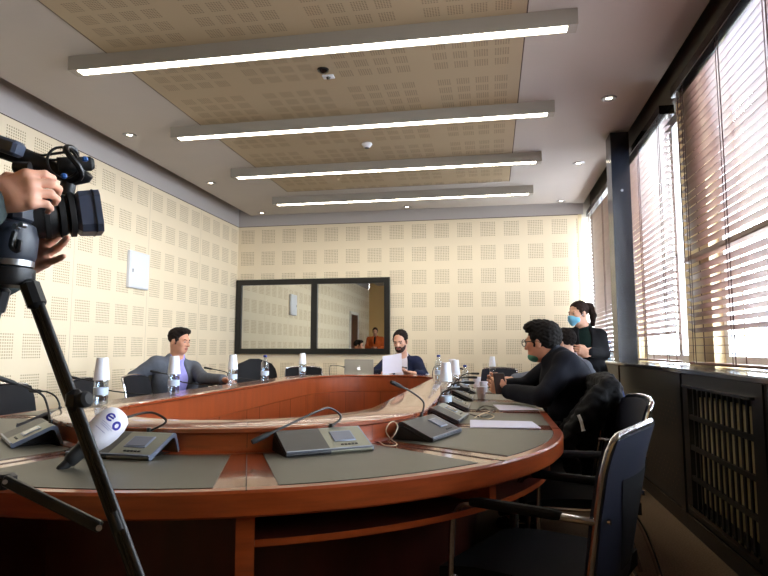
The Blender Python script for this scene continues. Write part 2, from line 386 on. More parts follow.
# ------------------------------------------------------------------ blinds
def blind(y0,y1,label,tapes,mid=None,low=1.21,top=3.0,bot=1.0,shut=None):
    t=thing('venetian_blind',label,'blind',(1.44,(y0+y1)/2,bot),0,'brown venetian blinds')
    x=1.435; pitch=.054; w=.052
    MB().ab((1.375,y0,top),(1.49,y1,top+.075)).build('headrail',M['blackgloss'],t,smooth=False)
    MB().ab((1.373,y0,top+.002),(1.376,y1,top+.008)).build('headrail_trim',M['steel'],t,smooth=False)
    s=MB(); z=top-.04; yc=(y0+y1)/2
    while z>bot+.03:
        if mid and abs(z-mid)<.03: z-=pitch; continue
        if z<low: a=math.radians(1)
        elif z<1.76: a=math.radians(28)
        else: a=math.radians(20-28*min(1,(z-1.76)/1.1))
        if shut: a=math.radians(shut)
        j=random.uniform(-.02,.02)
        R=Matrix.Rotation(a+j,3,'Y')@Matrix.Rotation(random.uniform(-.002,.002),3,'X')
        s.box((x,yc,z),(w,y1-y0-.01,.003),R); z-=pitch
    s.build('slats',M['slat'],t,smooth=False)
    if mid: MB().box((x,yc,mid),(.055,y1-y0-.005,.045),Matrix.Rotation(math.radians(15),3,'Y'),.006).build('middle_rail',M['slatdark'],t)
    MB().box((x,yc,bot),(.052,y1-y0-.01,.02),None,.004).build('bottom_rail',M['slatdark'],t)
    for y in tapes:
        c=MB()
        for dx in(-.029,.029): c.ab((x+dx-.001,y-.007,bot),(x+dx+.001,y+.007,top))
        c.tube([(x-.036,y+.02,top),(x-.036,y+.022,2.),(x-.038,y+.018,bot)],.0028,6)
        c.build('ladder_tape',M['cord'],t,smooth=False)
    wd=MB().tube([(x-.05,y1-.12,top),(x-.055,y1-.12,2.3),(x-.055,y1-.121,1.75)],.004,6).build('tilt_wand',M['cord'],t)
blind(1.35,4.72,'wide brown venetian blind over the near window with a middle rail',[2.0,3.2,3.85,4.55],1.745)
blind(5.04,6.5,'narrow brown venetian blind on the middle window beside the black pillar',[5.2,5.9,6.35])
blind(6.8,8.9,'dark venetian blind over the far window past the black pillar',[7.0,7.8,8.6],None,1.01,shut=50)
# ------------------------------------------------------------------ mirror, access panel
x0,x1,z0,z1=-3.985,-1.513,1.022,2.19; y=8.93
t=thing('mirror','long two-pane mirror in a thick black frame on the back wall','mirror',(-2.75,9,1.02))
f=MB(); w=.085; xm=-2.70
f.ab((x0,y,z0),(x0+w,9,z1)).ab((x1-w,y,z0),(x1,9,z1)).ab((x0+w,y,z0),(x1-w,9,z0+w)).ab((x0+w,y,z1-w),(x1-w,9,z1)).ab((xm-.05,y,z0+w),(xm+.05,9,z1-w))
f.build('frame',M['frameblack'],t,smooth=False)
MB().ab((x0+w,y+.03,z0+w),(xm-.05,y+.04,z1-w)).build('pane',M['mirror'],t,smooth=False)
MB().ab((xm+.05,y+.03,z0+w),(x1-w,y+.04,z1-w)).build('pane',M['mirror'],t,smooth=False)
t=thing('access_panel','white metal access box mounted high on the left wall','panel',(XL,6.22,1.79))
MB().box((XL+.02,6.225,1.995),(.04,.385,.42),None,.005).build('box',M['white_plastic'],t)
MB().box((XL+.043,6.225,1.995),(.006,.36,.395),None,.003).build('door',M['white_plastic'],t)
MB().box((XL+.048,6.08,1.98),(.01,.02,.04),None,.003).build('latch',M['steel'],t)
# ------------------------------------------------------------------ ceiling lights
for i,(yf,lab) in enumerate(((3.67,'nearest long ceiling light bar, at the top of the picture'),(5.076,'second long ceiling light bar from the camera'),(6.42,'third long ceiling light bar from the camera'),(7.77,'farthest long ceiling light bar, shortest in view'))):
    if i==0:
        lt=thing('ceiling_light',lab,'ceiling light',(-1.2,yf,ZC),0,'linear ceiling lights')
        x0,x1=-2.97+1.2,.56+1.2
        b=L(); b.ab((x0,0,-.105),(x1,.014,0)).ab((x0,.096,-.105),(x1,.11,0)).ab((x0,.014,-.02),(x1,.096,0)).ab((x0,.014,-.105),(x0+.06,.096,-.02)).ab((x1-.06,.014,-.105),(x1,.096,-.02))
        b.build('housing',M['lightbody'],lt,smooth=False)
        L().ab((x0+.06,.014,-.1),(x1-.06,.096,-.085)).build('diffuser',M['tube'],lt,smooth=False)
    else: dup(lt,(-1.2,yf,ZC),0,lab)
dl=None
for (x,y,lab) in ((-3.48,5.2,'round ceiling downlight nearest on the left side'),(-3.48,6.95,'round ceiling downlight second along the left side'),(-3.48,8.67,'round ceiling downlight in the far left ceiling corner'),
    (1.006,5.12,'round ceiling downlight nearest above the windows'),(1.006,6.92,'round ceiling downlight second along the window side'),(1.006,8.7,'round ceiling downlight in the far right ceiling corner'),(-1.206,8.675,'round ceiling downlight in the middle by the back wall')):
    if dl is None:
        dl=thing('downlight',lab,'downlight',(x,y,ZC),0,'recessed downlights')
        L().lathe([(.026,-.001),(.032,-.006),(.058,-.008),(.066,-.002),(.066,0),(.026,0)]).build('rim',M['steel'],dl)
        L().lathe([(0,-.003),(.022,-.003),(.026,-.001)]).build('lamp',M['bulb'],dl)
    else: dup(dl,(x,y,ZC),0,lab)
t=thing('smoke_detector','small white smoke detector between second and third light bars','detector',(-1.223,5.84,ZC))
MB().lathe([(.05,0),(.055,-.012),(.04,-.035),(.02,-.05),(0,-.052)],(-1.223,5.84,ZC-.004)).build('case',M['white_plastic'],t)
MB().lathe([(.022,-.044),(.024,-.053),(0,-.056)],(-1.223,5.84,ZC-.004)).build('sensor',M['black'],t)
t=thing('ceiling_sensor','white square ceiling plate with a dark lens beside black dome','sensor',(-1.206,4.3,ZC))
MB().box((-1.206,4.3,ZC-.008),(.09,.06,.012),None,.003).build('plate',M['white_plastic'],t)
MB().lathe([(.018,0),(.014,-.012),(0,-.016)],(-1.206,4.3,ZC-.014)).build('lens',M['blackgloss'],t)
t=thing('ceiling_dome','small black dome in the ceiling behind the nearest light bar','sensor',(-1.216,4.184,ZC))
MB().lathe([(.045,0),(.042,-.012),(.025,-.026),(0,-.032)],(-1.216,4.184,ZC-.004)).build('dome',M['blackgloss'],t)
# ------------------------------------------------------------------ table
XC,Y1,Y2=-1.14,2.79,5.56
def bb(a): return .66+(a-.61)*.951
NP=56; NS=24
PAR=[('n',-90+180*i/NP) for i in range(NP)]+[('r',i/NS) for i in range(NS)]+[('f',90-180*i/NP) for i in range(NP)]+[('l',i/NS) for i in range(NS)]
def tp(p,a,z):
    k,v=p; b=bb(a)
    if k=='n': q=math.radians(v); return Vector((XC+a*math.sin(q),Y1-b*math.cos(q),z))
    if k=='f': q=math.radians(v); return Vector((XC+a*math.sin(q),Y2+b*math.cos(q),z))
    if k=='r': return Vector((XC+a,Y1+(Y2-Y1)*v,z))
    return Vector((XC-a,Y2+(Y1-Y2)*v,z))
def ring(prof,par=None,closed=True):
    par=par or PAR; n=len(prof); m=MB(); vs=[tp(p,a,z) for p in par for (a,z) in prof]; K=len(par)
    fs=[(i*n+j,i*n+(j+1)%n,((i+1)%K)*n+(j+1)%n,((i+1)%K)*n+j) for i in range(K if closed else K-1) for j in range(n)]
    if not closed: fs+=[tuple(range(n)),tuple(range((K-1)*n,K*n))]
    return m.add(vs,fs)
TB=thing('conference_table','long oval ring-shaped cherry conference table with grey leather inlays','table',(XC,4.17,0))
ring([(1.428,.683),(1.434,.689),(1.434,.743),(1.428,.75),(1.395,.75),(1.395,.683)]).build('edge_band',M['cherry'],TB)
ring([(1.3945,.69),(1.3945,.7495),(.83,.7495),(.83,.69)]).build('table_top',M['cherry_top'],TB)
ring([(.86,.7495),(.85,.7495),(.838,.757),(.835,.765),(.835,.812),(.815,.812),(.815,.75)]).build('ledge_riser',M['cherry'],TB)
ring([(.842,.8125),(.847,.818),(.846,.829),(.838,.834),(.603,.834),(.597,.829),(.597,.818),(.603,.8125)]).build('ledge',M['cherry_top'],TB)
ring([(.612,.812),(.612,.665),(.619,.66),(.619,0),(.64,0),(.64,.812)]).build('inner_panel',M['cherry_panel'],TB)
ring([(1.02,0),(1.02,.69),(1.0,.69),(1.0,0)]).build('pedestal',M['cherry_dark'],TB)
DIV=[('n',v) for v in(-89,-53,-17,21.8,55,90.5)]+[('r',v) for v in(.25,.5,.75)]+[('f',v) for v in(89,53,17,-17,-53,-89)]+[('l',v) for v in(.25,.5,.75)]
order=lambda p:{'n':0,'r':1,'f':2,'l':3}[p[0]]*1000+(p[1]+90 if p[0]=='n' else (90-p[1] if p[0]=='f' else p[1]*100))
DIV.sort(key=order)
def norm(p):
    k,v=p
    if k=='n' and v>90: return ('r',(v-90)/180*4.5/2.77)
    if k=='n' and v<-90: return ('l',1+(v+90)/180*4.5/2.77)
    if k=='r' and v<0: return ('n',90+v*2.77/4.5*180)
    if k=='r' and v>1: return ('f',90-(v-1)*2.77/4.5*180)
    if k=='f' and v>90: return ('r',1-(v-90)/180*4.5/2.77)
    if k=='f' and v<-90: return ('l',(-90-v)/180*4.5/2.77)
    if k=='l' and v<0: return ('f',-90-v*2.77/4.5*180)
    if k=='l' and v>1: return ('n',-90+(v-1)*2.77/4.5*180)
    return p
def sh(p,d): # shift along path by d metres at the outer edge
    k,v=p; s={'n':180/4.5,'r':1/2.77,'f':-180/4.5,'l':1/2.77}[k]; return norm((k,v+d*s))
def span(p,q):
    a,b=order(norm(p)),order(norm(q)); n=norm(p)
    mid=[r for r in PAR if (a<order(r)<b if a<b else (order(r)>a or order(r)<b))]
    if a>b: mid=[r for r in mid if order(r)>a]+[r for r in mid if order(r)<b]
    return [n]+mid+[norm(q)]
hw=.085
for i in range(len(DIV)):
    p,q=DIV[i],DIV[(i+1)%len(DIV)]
    par=span(sh(p,hw),sh(q,-hw))
    ring([(1.393,.7496),(1.393,.7518),(.885,.7518),(.885,.7496)],par,False).build('leather_pad',M['pad'],TB)
for p in DIV:
    sm=MB()
    a,b=sh(p,-.0016),sh(p,.0016)
    sm.add([tp(a,1.4345,.752),tp(b,1.4345,.752),tp(b,.84,.752),tp(a,.84,.752),tp(a,1.4345,.75),tp(b,1.4345,.75),tp(b,.84,.75),tp(a,.84,.75)],[(0,1,2,3),(0,4,5,1),(3,2,6,7),(0,3,7,4),(1,5,6,2)])
    sm.add([tp(a,.8352,.752),tp(b,.8352,.752),tp(b,.8352,.812),tp(a,.8352,.812)],[(0,1,2,3)])
    sm.add([tp(a,.84,.8344),tp(b,.84,.8344),tp(b,.6,.8344),tp(a,.6,.8344)],[(0,1,2,3)])
    sm.build('seam',M['seam'],TB,smooth=False)
for p in DIV:
    for d in (0,.45):
        a,b=sh(p,d-.004),sh(p,d+.004); MB().add([tp(a,.6175,.0),tp(b,.6175,.0),tp(b,.6175,.66),tp(a,.6175,.66)],[(0,1,2,3)]).build('panel_joint',M['seam'],TB,smooth=False)
for p in DIV[:9]+DIV[-4:]:
    a,b=sh(p,-.024),sh(p,.024)
    v=[tp(a,1.39,.02),tp(b,1.39,.02),tp(b,1.02,.02),tp(a,1.02,.02),tp(a,1.39,.683),tp(b,1.39,.683),tp(b,1.02,.683),tp(a,1.02,.683)]
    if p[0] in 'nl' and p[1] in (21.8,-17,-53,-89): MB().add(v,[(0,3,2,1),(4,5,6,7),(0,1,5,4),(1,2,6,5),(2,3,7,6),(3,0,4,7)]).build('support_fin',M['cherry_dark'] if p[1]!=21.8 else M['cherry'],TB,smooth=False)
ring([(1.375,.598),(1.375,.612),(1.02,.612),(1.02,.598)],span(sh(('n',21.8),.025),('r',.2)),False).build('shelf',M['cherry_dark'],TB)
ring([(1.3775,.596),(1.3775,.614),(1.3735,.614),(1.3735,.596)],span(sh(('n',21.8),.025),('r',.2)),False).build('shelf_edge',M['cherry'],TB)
a,b=sh(('n',55),-.018),sh(('n',55),.018)
MB().add([tp(a,1.385,.612),tp(b,1.385,.612),tp(b,1.02,.612),tp(a,1.02,.612),tp(a,1.385,.683),tp(b,1.385,.683),tp(b,1.02,.683),tp(a,1.02,.683)],[(0,3,2,1),(4,5,6,7),(0,1,5,4),(1,2,6,5),(2,3,7,6),(3,0,4,7)]).build('support_fin',M['cherry'],TB,smooth=False)
# ------------------------------------------------------------------ organic shapes: smooth unions meshed with surface nets
A3=lambda v: np.array([v[0],v[1],v[2]],dtype=np.float32)
def smin(a,b,k):
    h=np.clip(.5+.5*(b-a)/k,0,1); return b*(1-h)+a*h-k*h*(1-h)
class Sdf:
    def __init__(s): s.p=[]; s.lo=np.full(3,9e9); s.hi=np.full(3,-9e9); s.noise=0; s.nf=40
    def _bb(s,pt,r): s.lo=np.minimum(s.lo,A3(pt)-r); s.hi=np.maximum(s.hi,A3(pt)+r)
    def cap(s,a,b,ra,rb=None,k=.02,op=1,grow=True):
        rb=ra if rb is None else rb; a_,b_=A3(a),A3(b)
        if op>0: s._bb(a,ra); s._bb(b,rb)
        def f(P,a=a_,d=b_-a_,ra=ra,rb=rb):
            dd=max(float(d@d),1e-9); q=P-a; t=np.clip(q@d/dd,0,1)
            return np.sqrt(((q-t[:,None]*d)**2).sum(1))-(ra+(rb-ra)*t)
        s.p.append((f,k,op)); return s
    def ell(s,c,r,fr=None,k=.02,op=1):
        c_,r_=A3(c),A3(r)
        if fr is None: o,A=np.zeros(3,np.float32),np.eye(3,dtype=np.float32)
        else: o,A=fr
        if op>0: s._bb(A@c_+o,float(max(r)))
        def f(P,c=c_,r=r_,o=o,A=A):
            q=((P-o)@A-c)/r; k0=np.sqrt((q**2).sum(1)); k1=np.sqrt(((q/r)**2).sum(1))
            return k0*(k0-1)/np.maximum(k1,1e-6)
        s.p.append((f,k,op)); return s
    def lcap(s,fr,a,b,ra,rb=None,k=.02,op=1):
        o,A=fr; return s.cap(A@A3(a)+o,A@A3(b)+o,ra,rb,k,op)
    def plane(s,pt,n,k=.005):   # cut away what lies on the n side
        p_,n_=A3(pt),A3(Vector(n).normalized())
        s.p.append((lambda P: (P-p_)@n_*1.0,k,-2)); return s
    def ev(s,P):
        d=None
        for f,k,op in s.p:
            e=f(P)
            if d is None: d=e
            elif op==1: d=smin(d,e,k)
            elif op==-1: d=-smin(-d,e,k)
            else: d=-smin(-d,-e,k)
        if s.noise:
            q=P*s.nf; d=d+s.noise*(np.sin(q[:,0]+1.7*np.sin(q[:,1]*.7))*np.sin(q[:,1]*1.13+np.sin(q[:,2]*.9))+.6*np.sin(q[:,2]*1.3+2*np.sin(q[:,0]*.5)))
        return d
    def build(s,name,mats,h,parent=None,fm=None,pad=.03):
        B=8; lo=s.lo-pad; n=np.ceil((s.hi+pad-lo)/h/B).astype(int); n=np.maximum(n,1)
        bi=np.stack(np.meshgrid(*[np.arange(k) for k in n],indexing='ij'),-1).reshape(-1,3)
        dc=s.ev((lo+(bi*B+B/2-.5)*h).astype(np.float32))
        vol=np.empty(n*B,np.float32); act=np.abs(dc)<h*B*1.35
        sg=np.repeat(np.repeat(np.repeat(np.sign(dc).reshape(n),B,0),B,1),B,2); vol[:]=sg
        off=np.stack(np.meshgrid(*[np.arange(B)]*3,indexing='ij'),-1).reshape(-1,3)
        ab=bi[act]
        for i in range(0,len(ab),600):
            ix=(ab[i:i+600,None,:]*B+off[None]).reshape(-1,3)
            vol[ix[:,0],ix[:,1],ix[:,2]]=s.ev((lo+ix*h).astype(np.float32))
        ins=vol<0; S=np.zeros(np.array(vol.shape)-1,np.int8)
        cor=[(a,b,c) for a in(0,1) for b in(0,1) for c in(0,1)]
        X,Y,Z=S.shape
        for a,b,c in cor: S+=ins[a:a+X,b:b+Y,c:c+Z]
        ac=np.argwhere((S>0)&(S<8)); acc=np.zeros((len(ac),3)); cnt=np.zeros(len(ac))
        for i,p in enumerate(cor):
            for q in cor[i+1:]:
                if sum(abs(p[j]-q[j]) for j in range(3))!=1: continue
                u=vol[ac[:,0]+p[0],ac[:,1]+p[1],ac[:,2]+p[2]]; v=vol[ac[:,0]+q[0],ac[:,1]+q[1],ac[:,2]+q[2]]
                x=(u<0)!=(v<0); t=np.where(x,u/np.where(x,u-v,1),0)
                acc[x]+=(np.array(p)+(np.array(q)-np.array(p))*t[:,None])[x]; cnt[x]+=1
        vs=lo+(ac+acc/cnt[:,None])*h
        vid=np.full(S.shape,-1,np.int32); vid[ac[:,0],ac[:,1],ac[:,2]]=np.arange(len(ac))
        fs=[]
        for ax in range(3):
            o1,o2=[(1,2),(2,0),(0,1)][ax]
            sl=[slice(None)]*3; sl2=[slice(None)]*3; sl[ax]=slice(0,-1); sl2[ax]=slice(1,None)
            e=np.argwhere(ins[tuple(sl)]!=ins[tuple(sl2)]); e=e[(e[:,o1]>0)&(e[:,o2]>0)&(e[:,o1]<S.shape[o1])&(e[:,o2]<S.shape[o2])]
            if not len(e): continue
            flip=ins[e[:,0],e[:,1],e[:,2]]
            qs=[]
            for (d1,d2) in((1,1),(0,1),(0,0),(1,0)):
                g=e.copy(); g[:,o1]-=d1; g[:,o2]-=d2; qs.append(vid[g[:,0],g[:,1],g[:,2]])
            q=np.stack(qs,1); q=np.where(flip[:,None],q,q[:,::-1]); fs.append(q[(q>=0).all(1)])
        fs=np.concatenate(fs)
        me=bpy.data.meshes.new(name)
        offp=np.zeros(3)
        pr=parent
        while pr is not None: offp+=np.array(pr.location); pr=pr.parent
        me.from_pydata((vs-offp).tolist(),[],fs.tolist())
        for m in(mats if isinstance(mats,list) else [mats]): me.materials.append(m)
        if fm is not None:
            me.polygons.foreach_set('material_index',fm(vs[fs].mean(1)).astype(np.int32))
        me.polygons.foreach_set('use_smooth',[True]*len(me.polygons)); me.update()
        o=bpy.data.objects.new(name,me); COL.objects.link(o)
        if parent is not None: o.parent=parent
        return o
def hand(S,wr,fd,pn,ts,curl=(.5,.5,.5,.5),spread=.0,tc=.5,sc=1.,fk=.0035,lift=0):
    """five separate fingers: wr wrist, fd finger direction, pn palm normal, ts=+1/-1 side the thumb is on"""
    wr=Vector(wr); fd=Vector(fd).normalized(); pn=Vector(pn); pn=(pn-fd*pn.dot(fd)).normalized(); s=fd.cross(pn)*ts
    offs=(.033,.011,-.011,-.032); lens=(.074,.083,.077,.06); rad=(.0092,.0095,.0092,.0082)
    kn=[]
    for i in range(4):
        k=wr+(fd*(.092-.004*abs(i-1.2))+s*offs[i])*sc; kn.append(k)
        S.cap(wr+s*offs[i]*.45*sc,k,.015*sc,.0118*sc,.014*sc)
    S.cap(wr+fd*.04*sc+s*.02*sc,wr+fd*.06*sc-s*.02*sc,.0145*sc,.0145*sc,.015*sc)
    for i in range(4):
        p=kn[i]; a=0; c=curl[i]
        for j,fr in enumerate((.45,.31,.24)):
            a+=c*(.75,1.05,.8)[j]; d=(fd*math.cos(a)+pn*math.sin(a)+s*spread*(1.5-i)*.33*(1 if a<1.4 else 0)).normalized()
            q=p+d*lens[i]*fr*sc; r=rad[i]*(1-.1*j)*sc; S.cap(p,q,r,r*.93,fk*(2.2 if j==0 else 1)); p=q
    p=wr+(fd*.022+s*.02+pn*.006)*sc; q=p+(fd*.026+s*.026+pn*.012*tc)*sc; S.cap(p,q,.0155*sc,.0125*sc,.014*sc)
    r=q+(fd*(.034)+s*(.012-.022*tc)+pn*.02*tc)*sc; S.cap(q,r,.0115*sc,.0105*sc,.005)
    t=r+(fd*.026+s*(-.004-.014*tc)+pn*.014*tc)*sc; S.cap(r,t,.0105*sc,.008*sc,.004)
def frame(o,f,roll=0):
    f=Vector(f).normalized(); r=f.cross(Vector((0,0,1))).normalized(); u=r.cross(f)
    if roll: r,u=r*math.cos(roll)+u*math.sin(roll),u*math.cos(roll)-r*math.sin(roll)
    return A3(o),np.stack([A3(r),A3(f),A3(u)],1)
def skin(name,c): 
    if name not in M: M[name]=mat(name,c,rough=.5,noise=.05,scale=40,sss=.08)
    return M[name]
def cloth(name,c,b=.15,sc=500):
    if name not in M: M[name]=mat(name,c,rough=.9,spec=.2,noise=.1,scale=25,bump=b,bscale=sc)
    return M[name]
def hairm(name,c):
    if name not in M: M[name]=mat(name,c,rough=.8,spec=.15,noise=.35,scale=60,bump=.6,bscale=160)
    return M[name]
def person(label,J,face,look,group=None):
    """J: joints in the room; face: direction the face looks; look: colours and choices"""
    g=lambda k: Vector(J[k]); sc=look.get('sc',1.); h=look.get('res',.0065)
    fr=frame(J['head'],face,look.get('roll',0)); o,A=fr; A=A*1.0
    frs=(o,A)
    S=Sdf(); P=lambda *v: tuple(x*sc for x in v)
    S.ell(P(0,-.012,.036),P(.075,.093,.084),frs)
    S.ell(P(0,.026,-.028),P(.06,.066,.085),frs,k=.03*sc)
    S.ell(P(0,.047,-.078),P(.043,.043,.036),frs,k=.03*sc)
    S.lcap(frs,P(-.034,.078,.02),P(.034,.078,.02),.013*sc,k=.015*sc)
    S.lcap(frs,P(0,.086,.008),P(0,.108,-.026),.008*sc,.0135*sc,k=.012*sc)
    S.lcap(frs,P(-.016,.092,-.028),P(.016,.092,-.028),.009*sc,k=.008*sc)
    S.lcap(frs,P(-.036,.062,-.018),P(.036,.062,-.018),.02*sc,k=.02*sc)
    for e in(-1,1):
        S.ell(P(.031*e,.101,.004),P(.015,.016,.009),frs,k=.008*sc,op=-1)
        S.ell(P(.074*e,-.008,-.008),P(.009,.019,.031),frs,k=.006*sc)
    S.lcap(frs,P(-.02,.083,-.056),P(.02,.083,-.056),.0085*sc,k=.006*sc)
    S.lcap(frs,P(-.017,.083,-.066),P(.017,.083,-.066),.0085*sc,k=.005*sc)
    nb=o+A@A3(P(0,-.02,-.05)); nk=g('neck')
    S.cap(nb,nk,.053*sc,.058*sc,.03*sc)
    lat=(g('shR')-g('shL')); lat.normalize(); up=(nk-g('pelvis')).normalized(); fw=up.cross(lat).normalized()
    ch,be,pe=g('chest'),(g('chest')+g('pelvis'))*.5,g('pelvis')
    if 'belly' in J: be=g('belly')
    w=look.get('w',1.)*sc
    def torso(S,e,legs=True,k=.06,arms=True,cuff=0.):
        S.cap(ch-lat*.085*w,ch+lat*.085*w,.108*w+e,k=k); S.cap(be-lat*.06*w,be+lat*.06*w,.112*w+e,k=k); S.cap(pe-lat*.085*w,pe+lat*.085*w,.112*w+e,k=k)
        S.cap(ch,be,.12*w+e,.118*w+e,k=k); S.cap(be,pe,.118*w+e,.122*w+e,k=k)
        S.cap(g('shL')+lat*.03,g('shR')-lat*.03,.052*w+e,k=k); S.cap(ch+up*.05,nk-up*.02,.095*w+e,.05*w+e,k=k)
        if arms:
            for s in'LR':
                a,b,c=g('sh'+s),g('el'+s),g('wr'+s)
                ea=e*(.6 if cuff else 1); S.cap(a,b,.05*sc+ea,.041*sc+ea,k=.03)
                d=(c-b).normalized(); S.cap(b,c-d*cuff,.041*sc+ea,.029*sc+ea+(.003 if cuff else 0),k=.018)
    torso(S,0)
    for s in'LR':
        hd=look.get('hand'+s,{})
        fd=hd.get('fd',(g('wr'+s)-g('el'+s))); pn=hd.get('pn',(0,0,-1)); ts=hd.get('ts',1)
        hand(S,g('wr'+s),fd,pn,ts,hd.get('curl',(.4,.45,.5,.55)),hd.get('spread',.1),hd.get('tc',.5),sc)
    for s in'LR':
        S.cap(g('hip'+s),g('kn'+s),.082*sc,.056*sc,k=.04); S.cap(g('kn'+s),g('an'+s),.054*sc,.04*sc,k=.02)
        toe=Vector(J['toe'+s]); S.cap(g('an'+s),toe,.038*sc,.03*sc,k=.02)
    sk=skin(look['skin'][0],look['skin'][1])
    def fm(C):
        q=(C-o)@A/sc; m=np.zeros(len(C),int)
        lp=(np.abs(q[:,0])<.024)&(q[:,1]>.08)&(q[:,2]<-.05)&(q[:,2]>-.072)&(np.abs(q[:,0])<.024-.6*np.maximum(0,-.062-q[:,2]))
        m[lp]=1; return m
    body=S.build('person',[sk,M['lip']],h,None,fm)
    tag(body,label,'person',group)
    # eyes
    for e in(-1,1):
        c=o+A@A3(P(.031*e,.079,.004)); f=Vector(A[:,1]); q=f.to_track_quat('Z','Y').to_matrix()
        m=MB(); m.lathe([(.0115*sc*math.sin(t),.0115*sc*math.cos(t)) for t in (0,.3,.5)],c,14,q); n0=len(m.f)
        m.lathe([(.0115*sc*math.sin(t),.0115*sc*math.cos(t)) for t in (.5,.9,1.4,2.2,PI)],c,14,q)
        m.mi=[1]*n0+[0]*(len(m.f)-n0); m.build('eye',[M['eyewhite'],M['iris']],body)
    # hair
    hm=hairm(look['hair'][0],look['hair'][1]); H=Sdf(); hs=look.get('hairstyle','short'); v=look.get('vol',1.)
    H.ell(P(0,-.016,.04),P(.081*v,.1*v,.0875*v),frs)
    if hs=='poofy': H.ell(P(0,.03,.095),P(.075,.075,.045),frs,k=.03*sc).ell(P(0,-.06,.03),P(.085,.06,.085),frs,k=.03*sc)
    if hs=='quiff': H.ell(P(0,.045,.098),P(.06,.052,.03),frs,k=.03*sc)
    H.ell(P(0,.105,-.012),P(.1,.082,look.get('fringe',.1)),frs,k=.012*sc,op=-1)
    H.ell(P(0,-.0,-.125),P(.13,.16,look.get('nape',.085)),frs,k=.012*sc,op=-1)
    for e in(-1,1): H.ell(P(.088*e,.004,-.022),P(.024,.03,.04),frs,k=.008*sc,op=-1)
    for e in(-1,1): H.lcap(frs,P(.017*e,.0935,.021),P(.045*e,.083,.024),.0052*sc,.004*sc,k=.002)
    if look.get('sideburn',1):
        for e in(-1,1): H.lcap(frs,P(.072*e,.022,.03),P(.071*e,.018,-.025),.009*sc,.006*sc,k=.01*sc)
    H.noise=look.get('hn',.0025); H.nf=look.get('hf',150)
    H.build('hair',hm,min(h,.006),body)
    if look.get('beard'):
        Bd=Sdf(); Bd.ell(P(0,.047,-.08),P(.0455,.0465,.038),frs); Bd.ell(P(0,.027,-.05),P(.0625,.066,.06),frs,k=.02*sc)
        Bd.ell(P(0,.12,.035),P(.1,.12,.083),frs,k=.006*sc,op=-1); Bd.ell(P(0,.1,-.058),P(.026,.022,.013),frs,k=.004*sc,op=-1)
        Bd.ell(P(0,-.08,-.04),P(.1,.09,.15),frs,k=.01*sc,op=-1); Bd.lcap(frs,P(-.026,.088,-.046),P(.026,.088,-.046),.0075*sc,k=.003)
        Bd.noise=.002; Bd.nf=300; Bd.build('beard',hairm(*look['beard']),.005,body)
    # clothes
    T=Sdf(); torso(T,.012*sc,k=.06,arms=False); T.cap(nk-up*.03,nk+up*.055,.07*sc,.066*sc,k=.02)
    for s in'LR':
        d=(g('wr'+s)-g('el'+s)).normalized(); T.cap(g('el'+s)+d*.05,g('wr'+s)-d*.012,.04*sc,.039*sc,k=.01)
    T.plane(nk+up*.066*sc+fw*-.03,up+fw*.45)
    T.build('shirt',cloth(*look['shirt']),h+.001,body)
    if look.get('jacket'):
        Jk=Sdf(); torso(Jk,.026*sc,k=.06,cuff=.022)
        Jk.cap(pe-lat*.08*w,pe+lat*.08*w,.145*w,k=.05)
        Jk.cap(nk-fw*.045-lat*.045,nk-fw*.045+lat*.045,.04*sc,k=.03)
        if look.get('open',1):
            ow=look.get('ow',1.)
            Jk.cap(nk+fw*.09+up*.09,ch+fw*.17*w-up*.02,.085*ow*sc,.055*ow*sc,k=.008,op=-1); Jk.cap(ch+fw*.17*w-up*.02,be+fw*.19*w,.055*ow*sc,.03*ow*sc,k=.008,op=-1)
        Jk.cap(nk+up*.03,nk+up*.16,.062*sc,.08*sc,k=.008,op=-1)
        Jk.noise=look.get('jn',.0028); Jk.nf=22
        Jk.build('jacket',cloth(*look['jacket']),h+.001,body)
    Tr=Sdf(); e=.018*sc
    Tr.cap(pe-lat*.085*w,pe+lat*.085*w,.118*w+e,k=.05)
    for s in'LR':
        Tr.cap(g('hip'+s),g('kn'+s),.082*sc+e,.06*sc+e,k=.04); d=(g('an'+s)-g('kn'+s)).normalized(); Tr.cap(g('kn'+s),g('an'+s)-d*.02,.058*sc+e,.045*sc+e,k=.02)
    Tr.noise=.002; Tr.nf=25
    Tr.build('trousers',cloth(*look.get('trousers',('trousers_black',(20,20,24)))),.011,body)
    for s in'LR':
        B=Sdf(); a,t=g('an'+s),Vector(J['toe'+s]); d=(t-a); d.z=0; d.normalize()
        B.cap(a-Vector((0,0,.03))-d*.03,t,.045*sc,.037*sc,k=.01); B.plane((0,0,.0),(0,0,-1)); B.build('shoe',M['blackgloss'],.009,body)
    return body,fr,fw,lat,up
def seated(pel,fwd,sc=1.,under=.0):
    """legs of someone sitting on a .46 m seat"""
    p=Vector(pel); f=Vector((fwd[0],fwd[1],0)).normalized(); r=Vector((f.y,-f.x,0)); J={}
    for s,k in(('R',1),('L',-1)):
        J['hip'+s]=p+r*.09*k*sc; J['kn'+s]=p+r*.13*k*sc+f*.42*sc+Vector((0,0,-.01)); J['an'+s]=Vector((*(J['kn'+s]+f*(-.06))[:2],.085)); J['toe'+s]=Vector((*(J['an'+s]+f*.15)[:2],.042))
    return J
